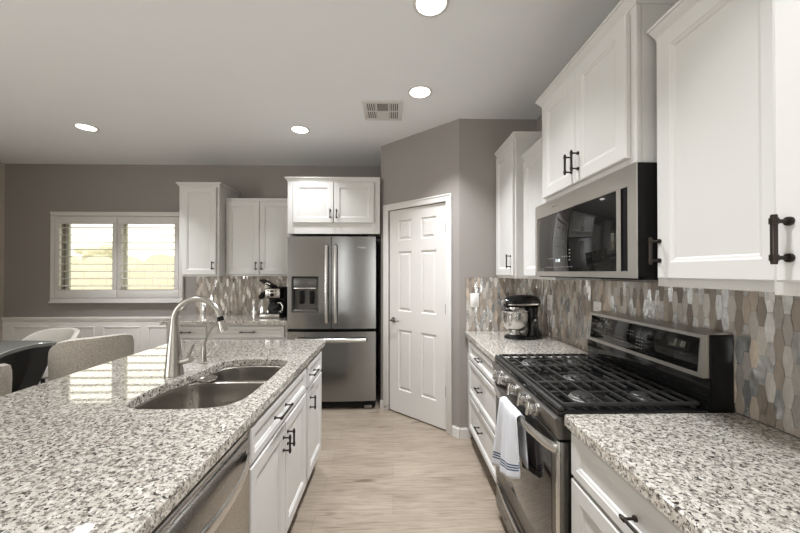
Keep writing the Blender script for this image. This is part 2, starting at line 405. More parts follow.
# wainscot on the dining wall
m = MB(); m.box(XL, -2.395, YB - .012, YB - .0005, 0, .845); m.box(XL, -2.395, YB - .034, YB - .0005, .845, .872, .006); m.box(XL, -2.395, YB - .022, YB - .012, .82, .845, .004)
m.box(XL, -2.395, YB - .024, YB - .012, 0, .10, .003)
px = XL + .12
while px < -2.5:
    a, b = px, min(px + .44, -2.45)
    for i, (q0, q1, r0, r1) in enumerate(((a, b, .74, .757), (a, b, .2, .217), (a, a + .017, .217, .74), (b - .017, b, .217, .74))):
        m.box(q0, q1, YB - .021, YB - .012, r0, r1, .004)
    px += .54
struct(m.build('trim_1', 'wains'))
m = MB(); m.box(XL + .0005, XL + .024, -1, YB - .04, .845, .872, .006)
# window: casing, sash, glass; shutters are lifted off separately
win = struct(empty('window_1', ((WX0 + WX1) / 2, YB, WZ0)))
def wl(mb): bmesh.ops.translate(mb.bm, verts=mb.bm.verts, vec=(-(WX0 + WX1) / 2, -YB, -WZ0)); return mb
m = MB(); ox0, ox1, oz0, oz1 = -4.150, -2.565, 1.050, 2.152
for a, b, c, e in ((ox0, ox1, oz1 - .05, oz1), (ox0, ox1, oz0, oz0 + .05), (ox0, ox0 + .05, oz0 + .05, oz1 - .05), (ox1 - .05, ox1, oz0 + .05, oz1 - .05)):
    m.box(a, b, YB - .045, YB - .001, c, e, .005)
m.box(ox0 - .004, ox1 + .004, YB - .056, YB - .0455, oz0 - .006, oz0 + .012, .003)
m.box(ox0, ox1, YB - .052, YB - .0455, oz1 - .014, oz1, .003)
wl(m).build('window_casing', 'trim', win)
m = MB(); ys = YB + .07
for a, b, c, e in ((WX0, WX1, WZ0, WZ0 + .05), (WX0, WX1, WZ1 - .05, WZ1), (WX0, WX0 + .05, WZ0 + .05, WZ1 - .05), (WX1 - .05, WX1, WZ0 + .05, WZ1 - .05), (-3.40, -3.33, WZ0 + .05, WZ1 - .05)):
    m.box(a, b, ys, ys + .03, c, e, .004)
wl(m).build('window_sash', 'sash', win)
m = MB(); m.box(WX0 + .04, WX1 - .04, ys + .012, ys + .016, WZ0 + .04, WZ1 - .04); wl(m).build('window_pane', 'glass', win)
def shutter(xa, xb, label):
    t = thing('plantation_shutter', label, 'shutter', ((xa + xb) / 2, YB - .03, oz0 + .052), 0, 'shutter panels on the dining window')
    hw = (xb - xa) / 2 - .003; H = oz1 - oz0 - .104; st, tr, brl = .052, .095, .105
    m = MB(); y0, y1 = -.012, .018
    for a, b, c, e in ((-hw, hw, .002, brl), (-hw, hw, H - tr, H - .002), (-hw, -hw + st, brl, H - tr), (hw - st, hw, brl, H - tr)): m.box(a, b, y0, y1, c, e, .004)
    m.build('panel_frame', 'trim', t)
    m = MB(); n = 9; step = (H - tr - brl) / n
    for k in range(n):
        zc = brl + step * (k + .5); L = .049; ca, sa = math.cos(R(4)), math.sin(R(4))
        prof = []
        for j in range(12):
            a = 2 * PI * j / 12; yy, zz = L * math.cos(a), .0055 * math.sin(a)
            prof.append((yy * ca - zz * sa + .003, yy * sa + zz * ca + zc))
        m.skin([[m.v(-hw + st + .002, y, z) for y, z in prof], [m.v(hw - st - .002, y, z) for y, z in prof]])
    m.build('louvers', 'trim', t)
    return t
xm = (ox0 + ox1) / 2
shutter(ox0 + .05, xm, 'left white louvered shutter panel of the dining window')
shutter(xm, ox1 - .05, 'right white louvered shutter panel of the dining window, beside tall cabinet')

# backyard outside the window
struct(MB().box(-22, 10, YB + .13, 26, -.30, -.12).build('ground', 'gravel'))
tag(MB().box(-20, 8, 9.0, 9.2, -.12, 1.66, .01).build('garden_wall', 'block', origin=(0, 9.1, -.12)), 'pale block garden wall outside the shuttered window', 'garden wall')
m = MB()
rnd = random.Random(3)
for k in range(16):
    m.ball((-14.6 + k * .95, 10.2 + rnd.uniform(-.1, .1), 1.15 + rnd.uniform(-.06, .08)), .62, .5, .78, 14, 8)
for k in range(16): m.cyl((-14.6 + k * .95, 10.2, -.12), (-14.6 + k * .95, 10.2, .8), .05)
tag(m.build('hedge', 'hedge', origin=(-7.5, 10.2, -.12)), 'yellow-green hedge rising behind the garden wall outside', 'hedge')
t = thing('garden_tree', 'pale grey-green tree beyond the garden wall, seen in the left shutter', 'tree', (-13.2, 15, -.12))
m = MB()
for k in range(9):
    a = k * .7; m.ball((.55 * math.cos(a) * (k % 3) / 2 + .06 * k, .4 * math.sin(a), 2.15 + .10 * (k % 3) + .03 * k), .48, .4, .22, 14, 8)
m.build('crown', 'tree', t); m = MB(); m.tube([(0, 0, 0), (.05, 0, 1.2), (0.2, 0, 2.1)], [.14, .11, .08]); m.build('trunk', 'bark', t)

# ------------------------------------------------------------------ cabinets
def handle_mesh(L, vertical, heavy=1.0):
    m = MB(); r = .0050 * heavy; so = .032; h = L / 2
    A = (lambda t, y: (0, y, t)) if vertical else (lambda t, y: (t, y, 0))
    m.tube([A(-h, -so), A(-h + .004, -so), A(h - .004, -so), A(h, -so)], [r * .85, r, r, r * .85], 12)
    for sgn in (-1, 1):
        p = sgn * (h - .013)
        m.cyl(A(p, 0.0), A(p, -so), r * .72, r * .72, 10)
        m.cyl(A(p, 0.0), A(p, -.005), r * 1.6, r * 1.5, 14); m.cyl(A(p - .006, -so), A(p + .006, -so), r * 1.32, r * 1.32, 12)
    return m
HM = {}
def add_handle(parent, x, y, z, L, vertical, heavy=1.0):
    k = (L, vertical, heavy)
    if k not in HM:
        o = handle_mesh(L, vertical, heavy).build('handle', 'bronze', parent); HM[k] = o.data
    else:
        o = bpy.data.objects.new('handle', HM[k]); COL.objects.link(o); o.parent = parent
    o.location = (x, y, z); return o
def front(kind, x0, x1, z0, z1, parent, rail=.057, t=.020, mat='white'):
    m = MB(); g = .0015
    if kind == 'drawer': rail = min(rail, .034)
    m.rects(x0, x1, z0, z1, [(.0, -g), (.0, -t + .004), (.004, -t), (rail - .004, -t), (rail, -t + .003), (rail + .007, -t + .0055), (rail + .011, -t + .010), (rail + .016, -t + .0095)])
    m.face([m.v(x0, -g, z0), m.v(x0, -g, z1), m.v(x1, -g, z1), m.v(x1, -g, z0)])
    return m.build(kind, mat, parent, sharp=14)
CROWN = [(0, -.008), (.003, -.008), (.004, .000), (.008, .006), (.015, .016), (.020, .023), (.022, .027), (.026, .028), (.026, .037), (0, .037)]
def cabinet(label, loc, rz, w, d, z0, z1, fronts, group, crown=None, toe=None, open_top=False, name='wall_cabinet', cat='cabinet', frame_top=None):
    t = thing(name, label, cat, (loc[0], loc[1], 0 if toe else z0), rz, group)
    B = 0 if toe else z0
    zb = (.105 if toe else z0) - B; zt = z1 - B
    m = MB(); k = .018
    m.box(0, k, .02, d, zb, zt); m.box(w - k, w, .02, d, zb, zt); m.box(k, w - k, d - k, d, zb, zt)
    m.box(k, w - k, .02, d - k, zb + (.0 if toe else .018), zb + k + (.0 if toe else .018))
    if not open_top: m.box(k, w - k, .02, d - k, zt - k, zt)
    # face frame
    fr = .038
    fl_ = max(fr, min(f[1] for f in fronts) + .012); fR = max(fr, w - max(f[2] for f in fronts) + .012)
    m.box(0, fl_, 0, .02, zb, zt, .0015); m.box(w - fR, w, 0, .02, zb, zt, .0015)
    lo = min(f[3] for f in fronts) - B + .012; hi = max(f[4] for f in fronts) - B - .012
    m.box(fl_, w - fR, 0, .0195, zb, max(zb + fr, lo)); m.box(fl_, w - fR, 0, .0195, min(zt - fr, hi), zt)
    zsp = sorted({f[4] for f in fronts if f[4] < z1 - .08})
    for zz in zsp: m.box(fl_, w - fR, .0004, .0195, zz - B - .006, zz - B + .03)
    xsp = sorted({f[2] for f in fronts if f[2] < w - .08})
    for xx in xsp: m.box(xx - .018, xx + .02, .0008, .019, max(zb + fr, lo), min(zt - fr, hi))
    m.build('carcass', 'white', t)
    if toe:
        m = MB(); m.box(0, w, .075, .09, 0, .105); m.build('toe_kick', toe, t)
    if crown:
        L, Rr = crown; m = MB(); loops = []
        for o, hgt in CROWN:
            a = -o * L; b = w + o * Rr
            loops.append([m.v(a, d, zt + hgt), m.v(a, -o, zt + hgt), m.v(b, -o, zt + hgt), m.v(b, d, zt + hgt)])
        for p, q in zip(loops, loops[1:]): m.bridge(p, q)
        m.face(loops[-1]); m.build('crown_molding', 'white', t)
    for f in fronts:
        kind, a, b, c, e, hd = f[0], f[1], f[2], f[3], f[4], f[5]
        fo = front(kind, a, b, c - B, e - B, t)
        if hd: add_handle(fo, hd[1], -.020, hd[2] - B, hd[3], hd[0] == 'v', hd[4] if len(hd) > 4 else 1.0)
    return t
RW, RI = -PI / 2, PI / 2    # facing the aisle from the right wall / from the island
GU, GB = 'white wall cabinets above the right counter', 'white wall cabinets around the refrigerator'
GR, GI = 'white base cabinets along the right wall', 'white cabinets of the island'
# right wall uppers (left end = far end)
dN = XR - .002
cabinet('tall white wall cabinet in the corner above the stand mixer', (.90, YW - .004), RW, .432, dN - .90, 1.372, 2.405,
        [('door', .022, .410, 1.392, 2.388, ('v', .378, 1.50, .105))], GU, (False, True))
cabinet('shorter white wall cabinet set between corner cabinet and microwave', (.965, 2.416), RW, .452, dN - .965, 1.372, 2.235,
        [('door', .022, .430, 1.392, 2.218, ('v', .398, 1.50, .105))], GU, (False, False))
MY0, MY1 = 1.140, 1.880
cabinet('white two-door wall cabinet directly over the microwave', (.850, MY1), RW, MY1 - MY0, dN - .850, 1.803, 2.366,
        [('door', .050, .377, 1.826, 2.345, ('v', .352, 1.918, .095)), ('door', .381, .712, 1.826, 2.345, ('v', .409, 1.918, .095))], GU, (True, True))
cabinet('white single-door wall cabinet just right of the microwave', (.905, 1.119), RW, .430, dN - .905, 1.372, 2.218,
        [('door', .020, .392, 1.398, 2.206, ('v', .033, 1.49, .09))], GU, (.45, 0))
cabinet('deep white wall cabinet at the right edge, with large bronze pull', (.80, .683), RW, .86, dN - .80, 1.372, 2.45,
        [('door', .018, .425, 1.400, 2.41, ('v', .045, 1.484, .098, 1.15)), ('door', .431, .842, 1.400, 2.41, ('v', .815, 1.484, .115, 1.25))], GU, (True, True))
# back wall uppers
cabinet('tall white wall cabinet between the window and two-door cabinet', (-2.345, 3.70), 0, .435, YB - 3.70 - .002, 1.372, 2.365,
        [('door', .040, .408, 1.392, 2.348, ('v', .380, 1.49, .09))], GB, (True, True))
cabinet('white two-door wall cabinet above the coffee maker', (-1.906, 3.83), 0, .80, YB - 3.83 - .002, 1.372, 2.262,
        [('door', .020, .386, 1.392, 2.225, ('v', .356, 1.49, .095)), ('door', .390, .760, 1.392, 2.225, ('v', .420, 1.49, .095))], GB, None)
cabinet('white two-door cabinet above the stainless refrigerator', (-1.083, 3.44), 0, .948, YB - 3.44 - .002, 1.814, 2.356,
        [('door', .058, .472, 1.925, 2.340, ('v', .443, 2.015, .095)), ('door', .478, .888, 1.925, 2.340, ('v', .507, 2.015, .095))], GB, (True, False))
# right wall bases
TOP = .876
cabinet('white three-drawer base cabinet under the stand mixer counter', (.64, YW - .004), RW, .886, dN - .64, .105, TOP - .001,
        [('drawer', .125, .868, .718, .855, ('h', .50, .795, .11)), ('drawer', .125, .868, .432, .704, ('h', .50, .582, .11)), ('drawer', .125, .868, .150, .418, ('h', .50, .300, .11))],
        GR, None, 'toe_w', name='base_cabinet')
cabinet('white base cabinet right of the range, drawer over doors', (.64, 1.172), RW, .76, dN - .64, .105, TOP - .001,
        [('drawer', .018, .742, .716, .862, ('h', .372, .79, .11)), ('door', .018, .378, .15, .702, ('v', .348, .60, .11)), ('door', .382, .742, .15, .702, ('v', .412, .60, .11))],
        GR, None, 'toe_w', name='base_cabinet')
cabinet('white base cabinet nearest the camera along right wall', (.64, .408), RW, .86, dN - .64, .105, TOP - .001,
        [('drawer', .018, .842, .716, .862, ('h', .43, .79, .11)), ('door', .018, .428, .15, .702, ('v', .398, .60, .11)), ('door', .432, .842, .15, .702, ('v', .462, .60, .11))],
        GR, None, 'toe_w', name='base_cabinet')
# back wall bases
cabinet('white single-drawer base cabinet under the left end of back counter', (-2.36, 3.52), 0, .45, YB - 3.522, .105, TOP - .001,
        [('drawer', .035, .418, .735, .855, ('h', .215, .797, .115)), ('door', .035, .418, .15, .715, ('v', .385, .60, .11))], 'white base cabinets beside the refrigerator', None, 'toe_w', name='base_cabinet')
cabinet('white wide-drawer base cabinet beneath the coffee maker', (-1.908, 3.52), 0, .80, YB - 3.522, .105, TOP - .001,
        [('drawer', .030, .775, .735, .855, ('h', .40, .797, .155)), ('door', .030, .400, .15, .715, ('v', .37, .60, .11)), ('door', .404, .775, .15, .715, ('v', .434, .60, .11))], 'white base cabinets beside the refrigerator', None, 'toe_w', name='base_cabinet')
# island bases (left end = near end)
IX = -.535; ID = .60
cabinet('white island cabinet with one drawer over one door at far end', (IX, 2.018), RI, .452, ID, .105, TOP - .001,
        [('drawer', .028, .405, .716, .848, ('h', .105, .785, .13)), ('door', .028, .405, .15, .702, ('v', .065, .612, .085))], GI, None, 'toe', name='base_cabinet')
cabinet('white island sink cabinet with false drawer over two doors', (IX, 1.212), RI, .803, ID, .105, TOP - .001,
        [('drawer', .014, .785, .716, .848, ('h', .325, .785, .17)), ('door', .014, .398, .15, .702, ('v', .367, .613, .085)), ('door', .402, .785, .15, .702, ('v', .430, .613, .085))],
        GI, None, 'toe', open_top=True, name='base_cabinet')
cabinet('white island cabinet nearest the camera, left of the dishwasher', (IX, -.45), RI, 1.035, ID, .105, TOP - .001,
        [('drawer', .02, .51, .716, .848, ('h', .265, .785, .15)), ('drawer', .52, 1.015, .716, .848, ('h', .77, .785, .15)), ('door', .02, .51, .15, .702, ('v', .48, .558, .115)), ('door', .52, 1.015, .15, .702, ('v', .55, .558, .115))],
        GI, None, 'toe', name='base_cabinet')
tag(MB().box(-1.26, -1.139, -.45, 2.47, 0, TOP - .001, .003).build('island_knee_wall', 'wains', origin=(-1.2, 1.0, 0)), 'white knee wall along the seating side of the island', 'knee wall')

# ------------------------------------------------------------------ worktops
def rounded(poly, r, n=4):
    out = []; N = len(poly)
    for k in range(N):
        a, b, c = Vector(poly[k - 1]), Vector(poly[k]), Vector(poly[(k + 1) % N])
        p, q = b + (a - b).normalized() * r, b + (c - b).normalized() * r
        for j in range(n + 1):
            t = j / n; out.append(tuple(p * (1 - t) ** 2 + b * 2 * t * (1 - t) + q * t * t))
    return out
CUT = [(-.590, 1.50), (-.588, 1.60), (-.591, 1.75), (-.595, 1.885), (-.625, 1.938), (-.68, 1.957), (-.80, 1.965), (-.88, 1.958), (-.942, 1.925), (-.972, 1.845), (-.981, 1.744), (-.995, 1.65),
       (-1.022, 1.565), (-1.040, 1.466), (-1.036, 1.36), (-1.012, 1.292), (-.960, 1.262), (-.868, 1.252), (-.727, 1.257), (-.647, 1.276), (-.608, 1.323), (-.594, 1.388)]
def smooth_loop(P, n=3):
    out = []; N = len(P)
    for k in range(N):
        p0, p1, p2, p3 = (Vector(P[(k + j - 1) % N]) for j in range(4))
        for j in range(n):
            t = j / n
            out.append(tuple(.5 * ((2 * p1) + (p2 - p0) * t + (2 * p0 - 5 * p1 + 4 * p2 - p3) * t * t + (3 * p1 - p0 - 3 * p2 + p3) * t ** 3)))
    return out
CUTS = smooth_loop(CUT)
m = MB(); slab_holes(m, rounded([(-.505, -.48), (-.505, 2.512), (-1.60, 2.512), (-1.60, -.48)], .012), [CUTS], TOP, .914)
tag(m.build('island_countertop', 'granite', origin=(-1.05, 1.0, TOP)), 'large speckled granite island top with undermount sink cutout', 'countertop')
m = MB(); slab_holes(m, rounded([(.612, 1.955), (XR - .012, 1.955), (XR - .012, YW - .010), (.612, YW - .010)], .006), [], TOP, .914)
tag(m.build('countertop', 'granite', origin=(.9, 2.4, TOP)), 'short granite counter piece holding the stand mixer', 'countertop')
m = MB(); slab_holes(m, rounded([(.608, -.48), (XR - .012, -.48), (XR - .012, 1.178), (.608, 1.178)], .008), [], TOP, .914)
tag(m.build('countertop', 'granite', origin=(.9, .4, TOP)), 'granite counter in the right foreground, near side of range', 'countertop')
m = MB(); slab_holes(m, rounded([(-2.40, 3.475), (-1.092, 3.475), (-1.092, YB - .012), (-2.40, YB - .012)], .008), [], TOP, .914)
tag(m.build('countertop', 'granite', origin=(-1.7, 3.8, TOP)), 'granite counter against the back wall under coffee maker', 'countertop')

# ------------------------------------------------------------------ mosaic backsplash
def backsplash(label, loc, rz, W, H, seed, mix=(.30, .60, .84)):
    rd = random.Random(seed); m = MB(); bm = m.bm
    lay = bm.faces.layers.float.new('tone')
    m.mi = 4; m.box(0, W, -.006, -.001, 0, H)
    tw, th, a, gap = .0245, .098, .0036, .0014
    n = int(W / tw) + 2
    for i in range(-1, n):
        xc = (i + .5) * tw; off = (i % 2) * th / 2 + .02
        for k in range(-1, int(H / th) + 3):
            zc = k * th - off + th / 2; za, zb = max(zc - th / 2 + gap / 2, .001), min(zc + th / 2 - gap / 2, H - .001)
            if zb - za < .006: continue
            x = rd.random(); m.mi = 0 if x < mix[0] else 1 if x < mix[1] else 2 if x < mix[2] else 3
            tone = rd.random(); ty, tz = rd.uniform(-.0010, .0010), rd.uniform(-.0012, .0012)
            fr, bk = [], []; rows = 6
            for j in range(rows + 1):
                z = za + (zb - za) * j / rows; hw = tw / 2 + a * math.cos(2 * PI * (z - zc) / th) - gap / 2
                xa, xb = max(xc - hw, .0005), min(xc + hw, W - .0005)
                if xb <= xa: xa = xb = min(max(xc, .0005), W - .0005)
                e = tz * ((z - zc) / th * 2)
                fr.append((m.v(xa, -.0085 - ty + e, z), m.v(xb, -.0085 + ty + e, z))); bk.append((m.v(xa, -.005, z), m.v(xb, -.005, z)))
            fs = []
            for j in range(rows):
                fs.append(m.face([fr[j][0], fr[j][1], fr[j + 1][1], fr[j + 1][0]]))
                fs.append(m.face([bk[j][0], fr[j][0], fr[j + 1][0], bk[j + 1][0]])); fs.append(m.face([fr[j][1], bk[j][1], bk[j + 1][1], fr[j + 1][1]]))
            fs.append(m.face([bk[0][0], bk[0][1], fr[0][1], fr[0][0]])); fs.append(m.face([fr[-1][0], fr[-1][1], bk[-1][1], bk[-1][0]]))
            for f in fs:
                if f: f[lay] = tone
    o = m.build('mosaic_backsplash', ['tile_silver', 'tile_grey', 'tile_taupe', 'tile_tan', 'grout'], recalc=True)
    o.location = loc; o.rotation_euler = (0, 0, rz)
    tag(o, label, 'backsplash', 'metal and stone mosaic backsplashes'); return o
backsplash('long mosaic backsplash behind range and right counters', (XR, YW - .0105, .9145), RW, 3.30, .457, 1)
backsplash('small mosaic backsplash around the light switch at counter end', (.627, YW, .9145), 0, XR - .009 - .627, .457, 2)
backsplash('mosaic backsplash on back wall behind the coffee maker', (-2.42, YB, .9145), 0, 1.33, .457, 3, (.07, .30, .96))  # fewer silver tiles: shade under the wall cabinets put into the tile mix

# ------------------------------------------------------------------ wall plates
def plate(label, loc, rz, kind, cat):
    t = thing('light_switch' if kind == 'switch' else 'wall_outlet', label, cat, loc, rz)
    m = MB(); m.box(-.037, .037, -.006, 0, -.060, .060, .003); m.build('plate', 'plate', t)
    if kind == 'switch':
        m = MB(); m.box(-.017, .017, -.010, -.0055, -.034, .034, .002); m.build('rocker', 'plate', t)
    else:
        for zz in (-.022, .022):
            m = MB(); m.cyl((0, -.0055, zz), (0, -.0085, zz), .0165, .016, 20); s_ = m.build('socket', 'plate', t)
            m = MB(); m.box(-.008, -.005, -.0092, -.008, zz - .006, zz + .006); m.box(.005, .008, -.0092, -.008, zz - .006, zz + .006); m.build('slot', 'slot', s_)
    return t
plate('white rocker light switch on mosaic at the counter end', (.70, YW - .0090, 1.178), 0, 'switch', 'light switch')
plate('white outlet on the mosaic in shade beside the stand mixer', (XR - .0090, 2.60, 1.18), RW, 'outlet', 'outlet')
plate('white outlet above the far end of the range control panel', (XR - .0090, 1.985, 1.18), RW, 'outlet', 'outlet')

# ------------------------------------------------------------------ sink, faucet, filter tap, strainer
sk = thing('kitchen_sink', 'stainless double-bowl undermount sink in the island granite', 'sink', (-.79, 1.58, .66))
def bowl(lp, name):
    m = MB(); cx = sum(p[0] for p in lp) / len(lp); cy = sum(p[1] for p in lp) / len(lp); loops = []
    for s_, z in ((1.0, .872), (.995, .866), (.985, .80), (.975, .72), (.955, .700), (.90, .687), (.80, .683), (.30, .680)):
        loops.append([m.v(cx + (x - cx) * s_ + .79, cy + (y - cy) * s_ - 1.58, z - .66) for x, y in lp])
    m.skin(loops, False, True)
    o = m.build(name, 'steel_sink', sk, recalc=False)
    md = o.modifiers.new('solid', 'SOLIDIFY'); md.thickness = .0015; md.offset = 0
    m = MB(); m.lathe([(.001, .0), (.03, .0), (.043, .004), (.045, .006), (.038, .005), (.034, .002)], (cx + .79, cy - 1.58, .0215), 24); m.build('drain', 'nickel', sk)
def clipY(P, y0, y1):
    out = []
    for k in range(len(P)):
        a, b = Vector(P[k]), Vector(P[(k + 1) % len(P)])
        ina, inb = y0 <= a.y <= y1, y0 <= b.y <= y1
        if ina: out.append(tuple(a))
        if ina != inb:
            yy = y0 if (a.y < y0) != (b.y < y0) else y1
            t = (yy - a.y) / (b.y - a.y); out.append(tuple(a + (b - a) * t))
    return out
def dense(P, step=.02):
    out = []
    for k in range(len(P)):
        a, b = Vector(P[k]), Vector(P[(k + 1) % len(P)]); n = max(1, int((b - a).length / step))
        for j in range(n): out.append(tuple(a + (b - a) * j / n))
    return out
def soften(P, n=6):
    P = [Vector(p) for p in P]
    for _ in range(n): P = [(P[k - 1] + P[k] * 2 + P[(k + 1) % len(P)]) / 4 for k in range(len(P))]
    return [tuple(p) for p in P]
sc_ = lambda P, kx, ky: [(sum(p[0] for p in P) / len(P) * (1 - kx) + x * kx, sum(p[1] for p in P) / len(P) * (1 - ky) + y * ky) for x, y in P]
B1 = soften(dense(clipY(CUTS, 1.2, 1.672)), 5); B2 = soften(dense(clipY(CUTS, 1.700, 2.0)), 5)
B1 = sc_(B1, 1.045, 1.012); B2 = sc_(B2, 1.045, 1.02)
bowl(B1, 'bowl'); bowl(B2, 'bowl')
cxs, cys = -.79, 1.58
m = MB(); big = [(cxs + (x - cxs) * 1.10 + .79, cys + (y - cys) * 1.06 - 1.58) for x, y in CUTS]
loc = lambda P: [(x + .79, y - 1.58) for x, y in P]
slab_holes(m, big, [loc(B1), loc(B2)], .2095, .2125, .0006); m.build('rim', 'steel_sink', sk)

fa = thing('kitchen_faucet', 'tall brushed nickel gooseneck pull-down faucet behind the sink', 'faucet', (-1.074, 1.660, .9142))
m = MB(); m.lathe([(.041, 0), (.0415, .006), (.040, .012), (.036, .06), (.0315, .12), (.026, .17), (.0215, .21), (.0185, .24), (.0170, .262)], (0, 0, 0), 28, True, False)
pts, rad = [], []
for k in range(25):
    a = PI - (PI * 0.93) * k / 24; pts.append((.112 + .112 * math.cos(a), 0, .262 + .112 * math.sin(a))); rad.append(.0168 - .003 * k / 24)
m.tube(pts, rad, 16, False); m.build('spout', 'nickel', fa)
e = Vector(pts[-1]); dr = (e - Vector(pts[-2])).normalized(); dr = dr.normalized()
m = MB(); m.cyl(e, e + dr * .022, .0150, .0155); m.build('collar', 'black', fa)
m = MB(); m.tube([e + dr * .022, e + dr * .03, e + dr * .055, e + dr * .075], [.0155, .0165, .020, .0205], 18); m.build('spray_head', 'nickel', fa)
m = MB(); m.cyl((.02, 0, .062), (.082, 0, .078), .0155, .0165, 16); m.build('valve', 'nickel', fa)
m = MB(); m.tube([(.066, 0, .085), (.080, 0, .115), (.094, 0, .150)], [.0075, .006, .0055], 10); m.build('lever', 'nickel', fa)
ft = thing('filter_tap', 'slim brushed nickel water filter tap beside the tall faucet', 'faucet', (-1.046, 1.87, .9142))
m = MB(); m.lathe([(.021, 0), (.021, .004), (.015, .008), (.0125, .05), (.0095, .085), (.0075, .095)], (0, 0, 0), 20, True, False)
m.tube([(0, 0, .09), (.003, 0, .115), (.025, 0, .165), (.052, 0, .212), (.075, 0, .235), (.10, 0, .232), (.112, 0, .213)], .0065, 10); m.build('spout', 'nickel', ft)
m = MB(); m.tube([(.01, 0, .035), (.028, -.0, .048), (.04, 0, .062)], [.006, .005, .004], 8); m.build('lever', 'nickel', ft)
stn = thing('sink_strainer', 'round steel strainer basket resting on the sink divider', 'strainer', (-.930, 1.690, .8740))
m = MB(); m.lathe([(.001, .0), (.030, .0), (.040, .004), (.046, .012), (.047, .015), (.041, .014), (.034, .009), (.001, .008)], (0, 0, 0), 28); m.build('basket', 'nickel', stn)
m = MB(); m.lathe([(.006, .008), (.006, .018), (.011, .022), (.011, .026), (.001, .027)], (0, 0, 0), 16); m.build('knob', 'nickel', stn)

# ------------------------------------------------------------------ dishwasher
dw = thing('dishwasher', 'stainless dishwasher with bowed handle built into the island', 'dishwasher', (IX, .600, 0), RI)
W = .602
m = MB(); m.box(.004, W - .004, .0, .56, .10, .868); m.build('body', 'black', dw)
m = MB(); m.box(.004, W - .004, -.028, -.001, .12, .832, .006); m.build('door', 'steel_h', dw)
m = MB(); m.box(.004, W - .004, -.022, -.001, .836, .858, .006); m.build('control_strip', 'steel_lite', dw)
m = MB(); pts = []
for k in range(21):
    u_ = k / 20; pts.append((.035 + (W - .07) * u_, -.030 - .050 * (math.sin(PI * u_) ** .6), .790 - .012 * math.sin(PI * u_)))
pts[0] = (.035, -.026, .79); pts[-1] = (W - .035, -.026, .79)
m.tube(pts, (.006, .022), 14); m.build('handle', 'steel_lite', dw)
m = MB(); m.box(.0, W, .06, .075, 0, .10); m.build('toe_kick', 'toe', dw)

# ------------------------------------------------------------------ refrigerator
fx0, fx1, fy = -1.085, -.178, 3.445
fr = thing('refrigerator', 'stainless french-door refrigerator with water dispenser', 'refrigerator', ((fx0 + fx1) / 2, fy, 0))
hw = (fx1 - fx0) / 2
m = MB(); m.box(-hw + .006, hw - .006, .078, .70, .03, 1.765, .004); m.build('cabinet_body', 'black', fr)
def bow_panel(m, x0, x1, z0, z1, xc, half, bow, hole=None, t=.07):
    # slightly convex steel front, 16 columns; hole = (hx0, hx1, hz0, hz1) left open
    xs = [x0 + (x1 - x0) * k / 16 for k in range(17)]; zs = [z0, z1]
    if hole: xs = sorted(set([x for x in xs if not (hole[0] - .012 < x < hole[0] + .012 or hole[1] - .012 < x < hole[1] + .012)] + [x0, x1, hole[0], hole[1]])); zs = [z0, hole[2], hole[3], z1]
    Y = lambda x: -bow * (1 - ((x - xc) / half) ** 2)
    g = {(i, j): m.v(x, Y(x), z) for i, x in enumerate(xs) for j, z in enumerate(zs)}
    for i in range(len(xs) - 1):
        for j in range(len(zs) - 1):
            if hole and j == 1 and hole[0] - 1e-6 <= xs[i] and xs[i + 1] <= hole[1] + 1e-6: continue
            m.face([g[i, j], g[i + 1, j], g[i + 1, j + 1], g[i, j + 1]])
    n = len(xs) - 1; J = len(zs) - 1
    bk = {}
    for i in range(n + 1):
        for j in (0, J): bk[i, j] = m.v(xs[i], t, zs[j])
    for i in range(n):
        for j in (0, J): m.face([g[i, j], g[i + 1, j], bk[i + 1, j], bk[i, j]])
    for i in (0, n): m.face([g[i, j_] for j_ in range(J + 1)] + [bk[i, J], bk[i, 0]])
    if not hole: m.face([bk[0, 0], bk[n, 0], bk[n, J], bk[0, J]])
sx = -.632 - (fx0 + fx1) / 2
dh = (-.405, -.135, 1.010, 1.375)
m = MB(); bow_panel(m, -hw, sx - .003, .838, 1.785, 0, hw, .018, dh); ld = m.build('door', 'steel', fr, sharp=30)
m = MB(); bow_panel(m, sx + .003, hw, .838, 1.785, 0, hw, .018); rd_ = m.build('door', 'steel', fr, sharp=30)
m = MB(); bow_panel(m, -hw, hw, .095, .806, 0, hw, .018); fd = m.build('freezer_drawer', 'steel', fr, sharp=30)
def bar_handle(pts, parent, w=.014, d=.010, mat='steel_lite'):
    m = MB(); m.tube(pts, (w, d), 14)
    return m.build('handle', mat, parent)
for xx, par in ((sx - .046, ld), (sx + .046, rd_)):
    m = MB(); m.tube([(xx, -.012, 1.70), (xx, -.045, 1.69), (xx, -.060, 1.62), (xx, -.064, 1.30), (xx, -.060, .98), (xx, -.045, .905), (xx, -.012, .895)], (.016, .011), 14); m.build('handle', 'steel_lite', par)
m = MB(); m.tube([(-hw + .09, -.010, .725), (-hw + .10, -.045, .728), (-.2, -.066, .728), (.0, -.070, .728), (.2, -.066, .728), (hw - .10, -.045, .728), (hw - .09, -.010, .725)], (.010, .018), 14); m.build('handle', 'steel_lite', fd)
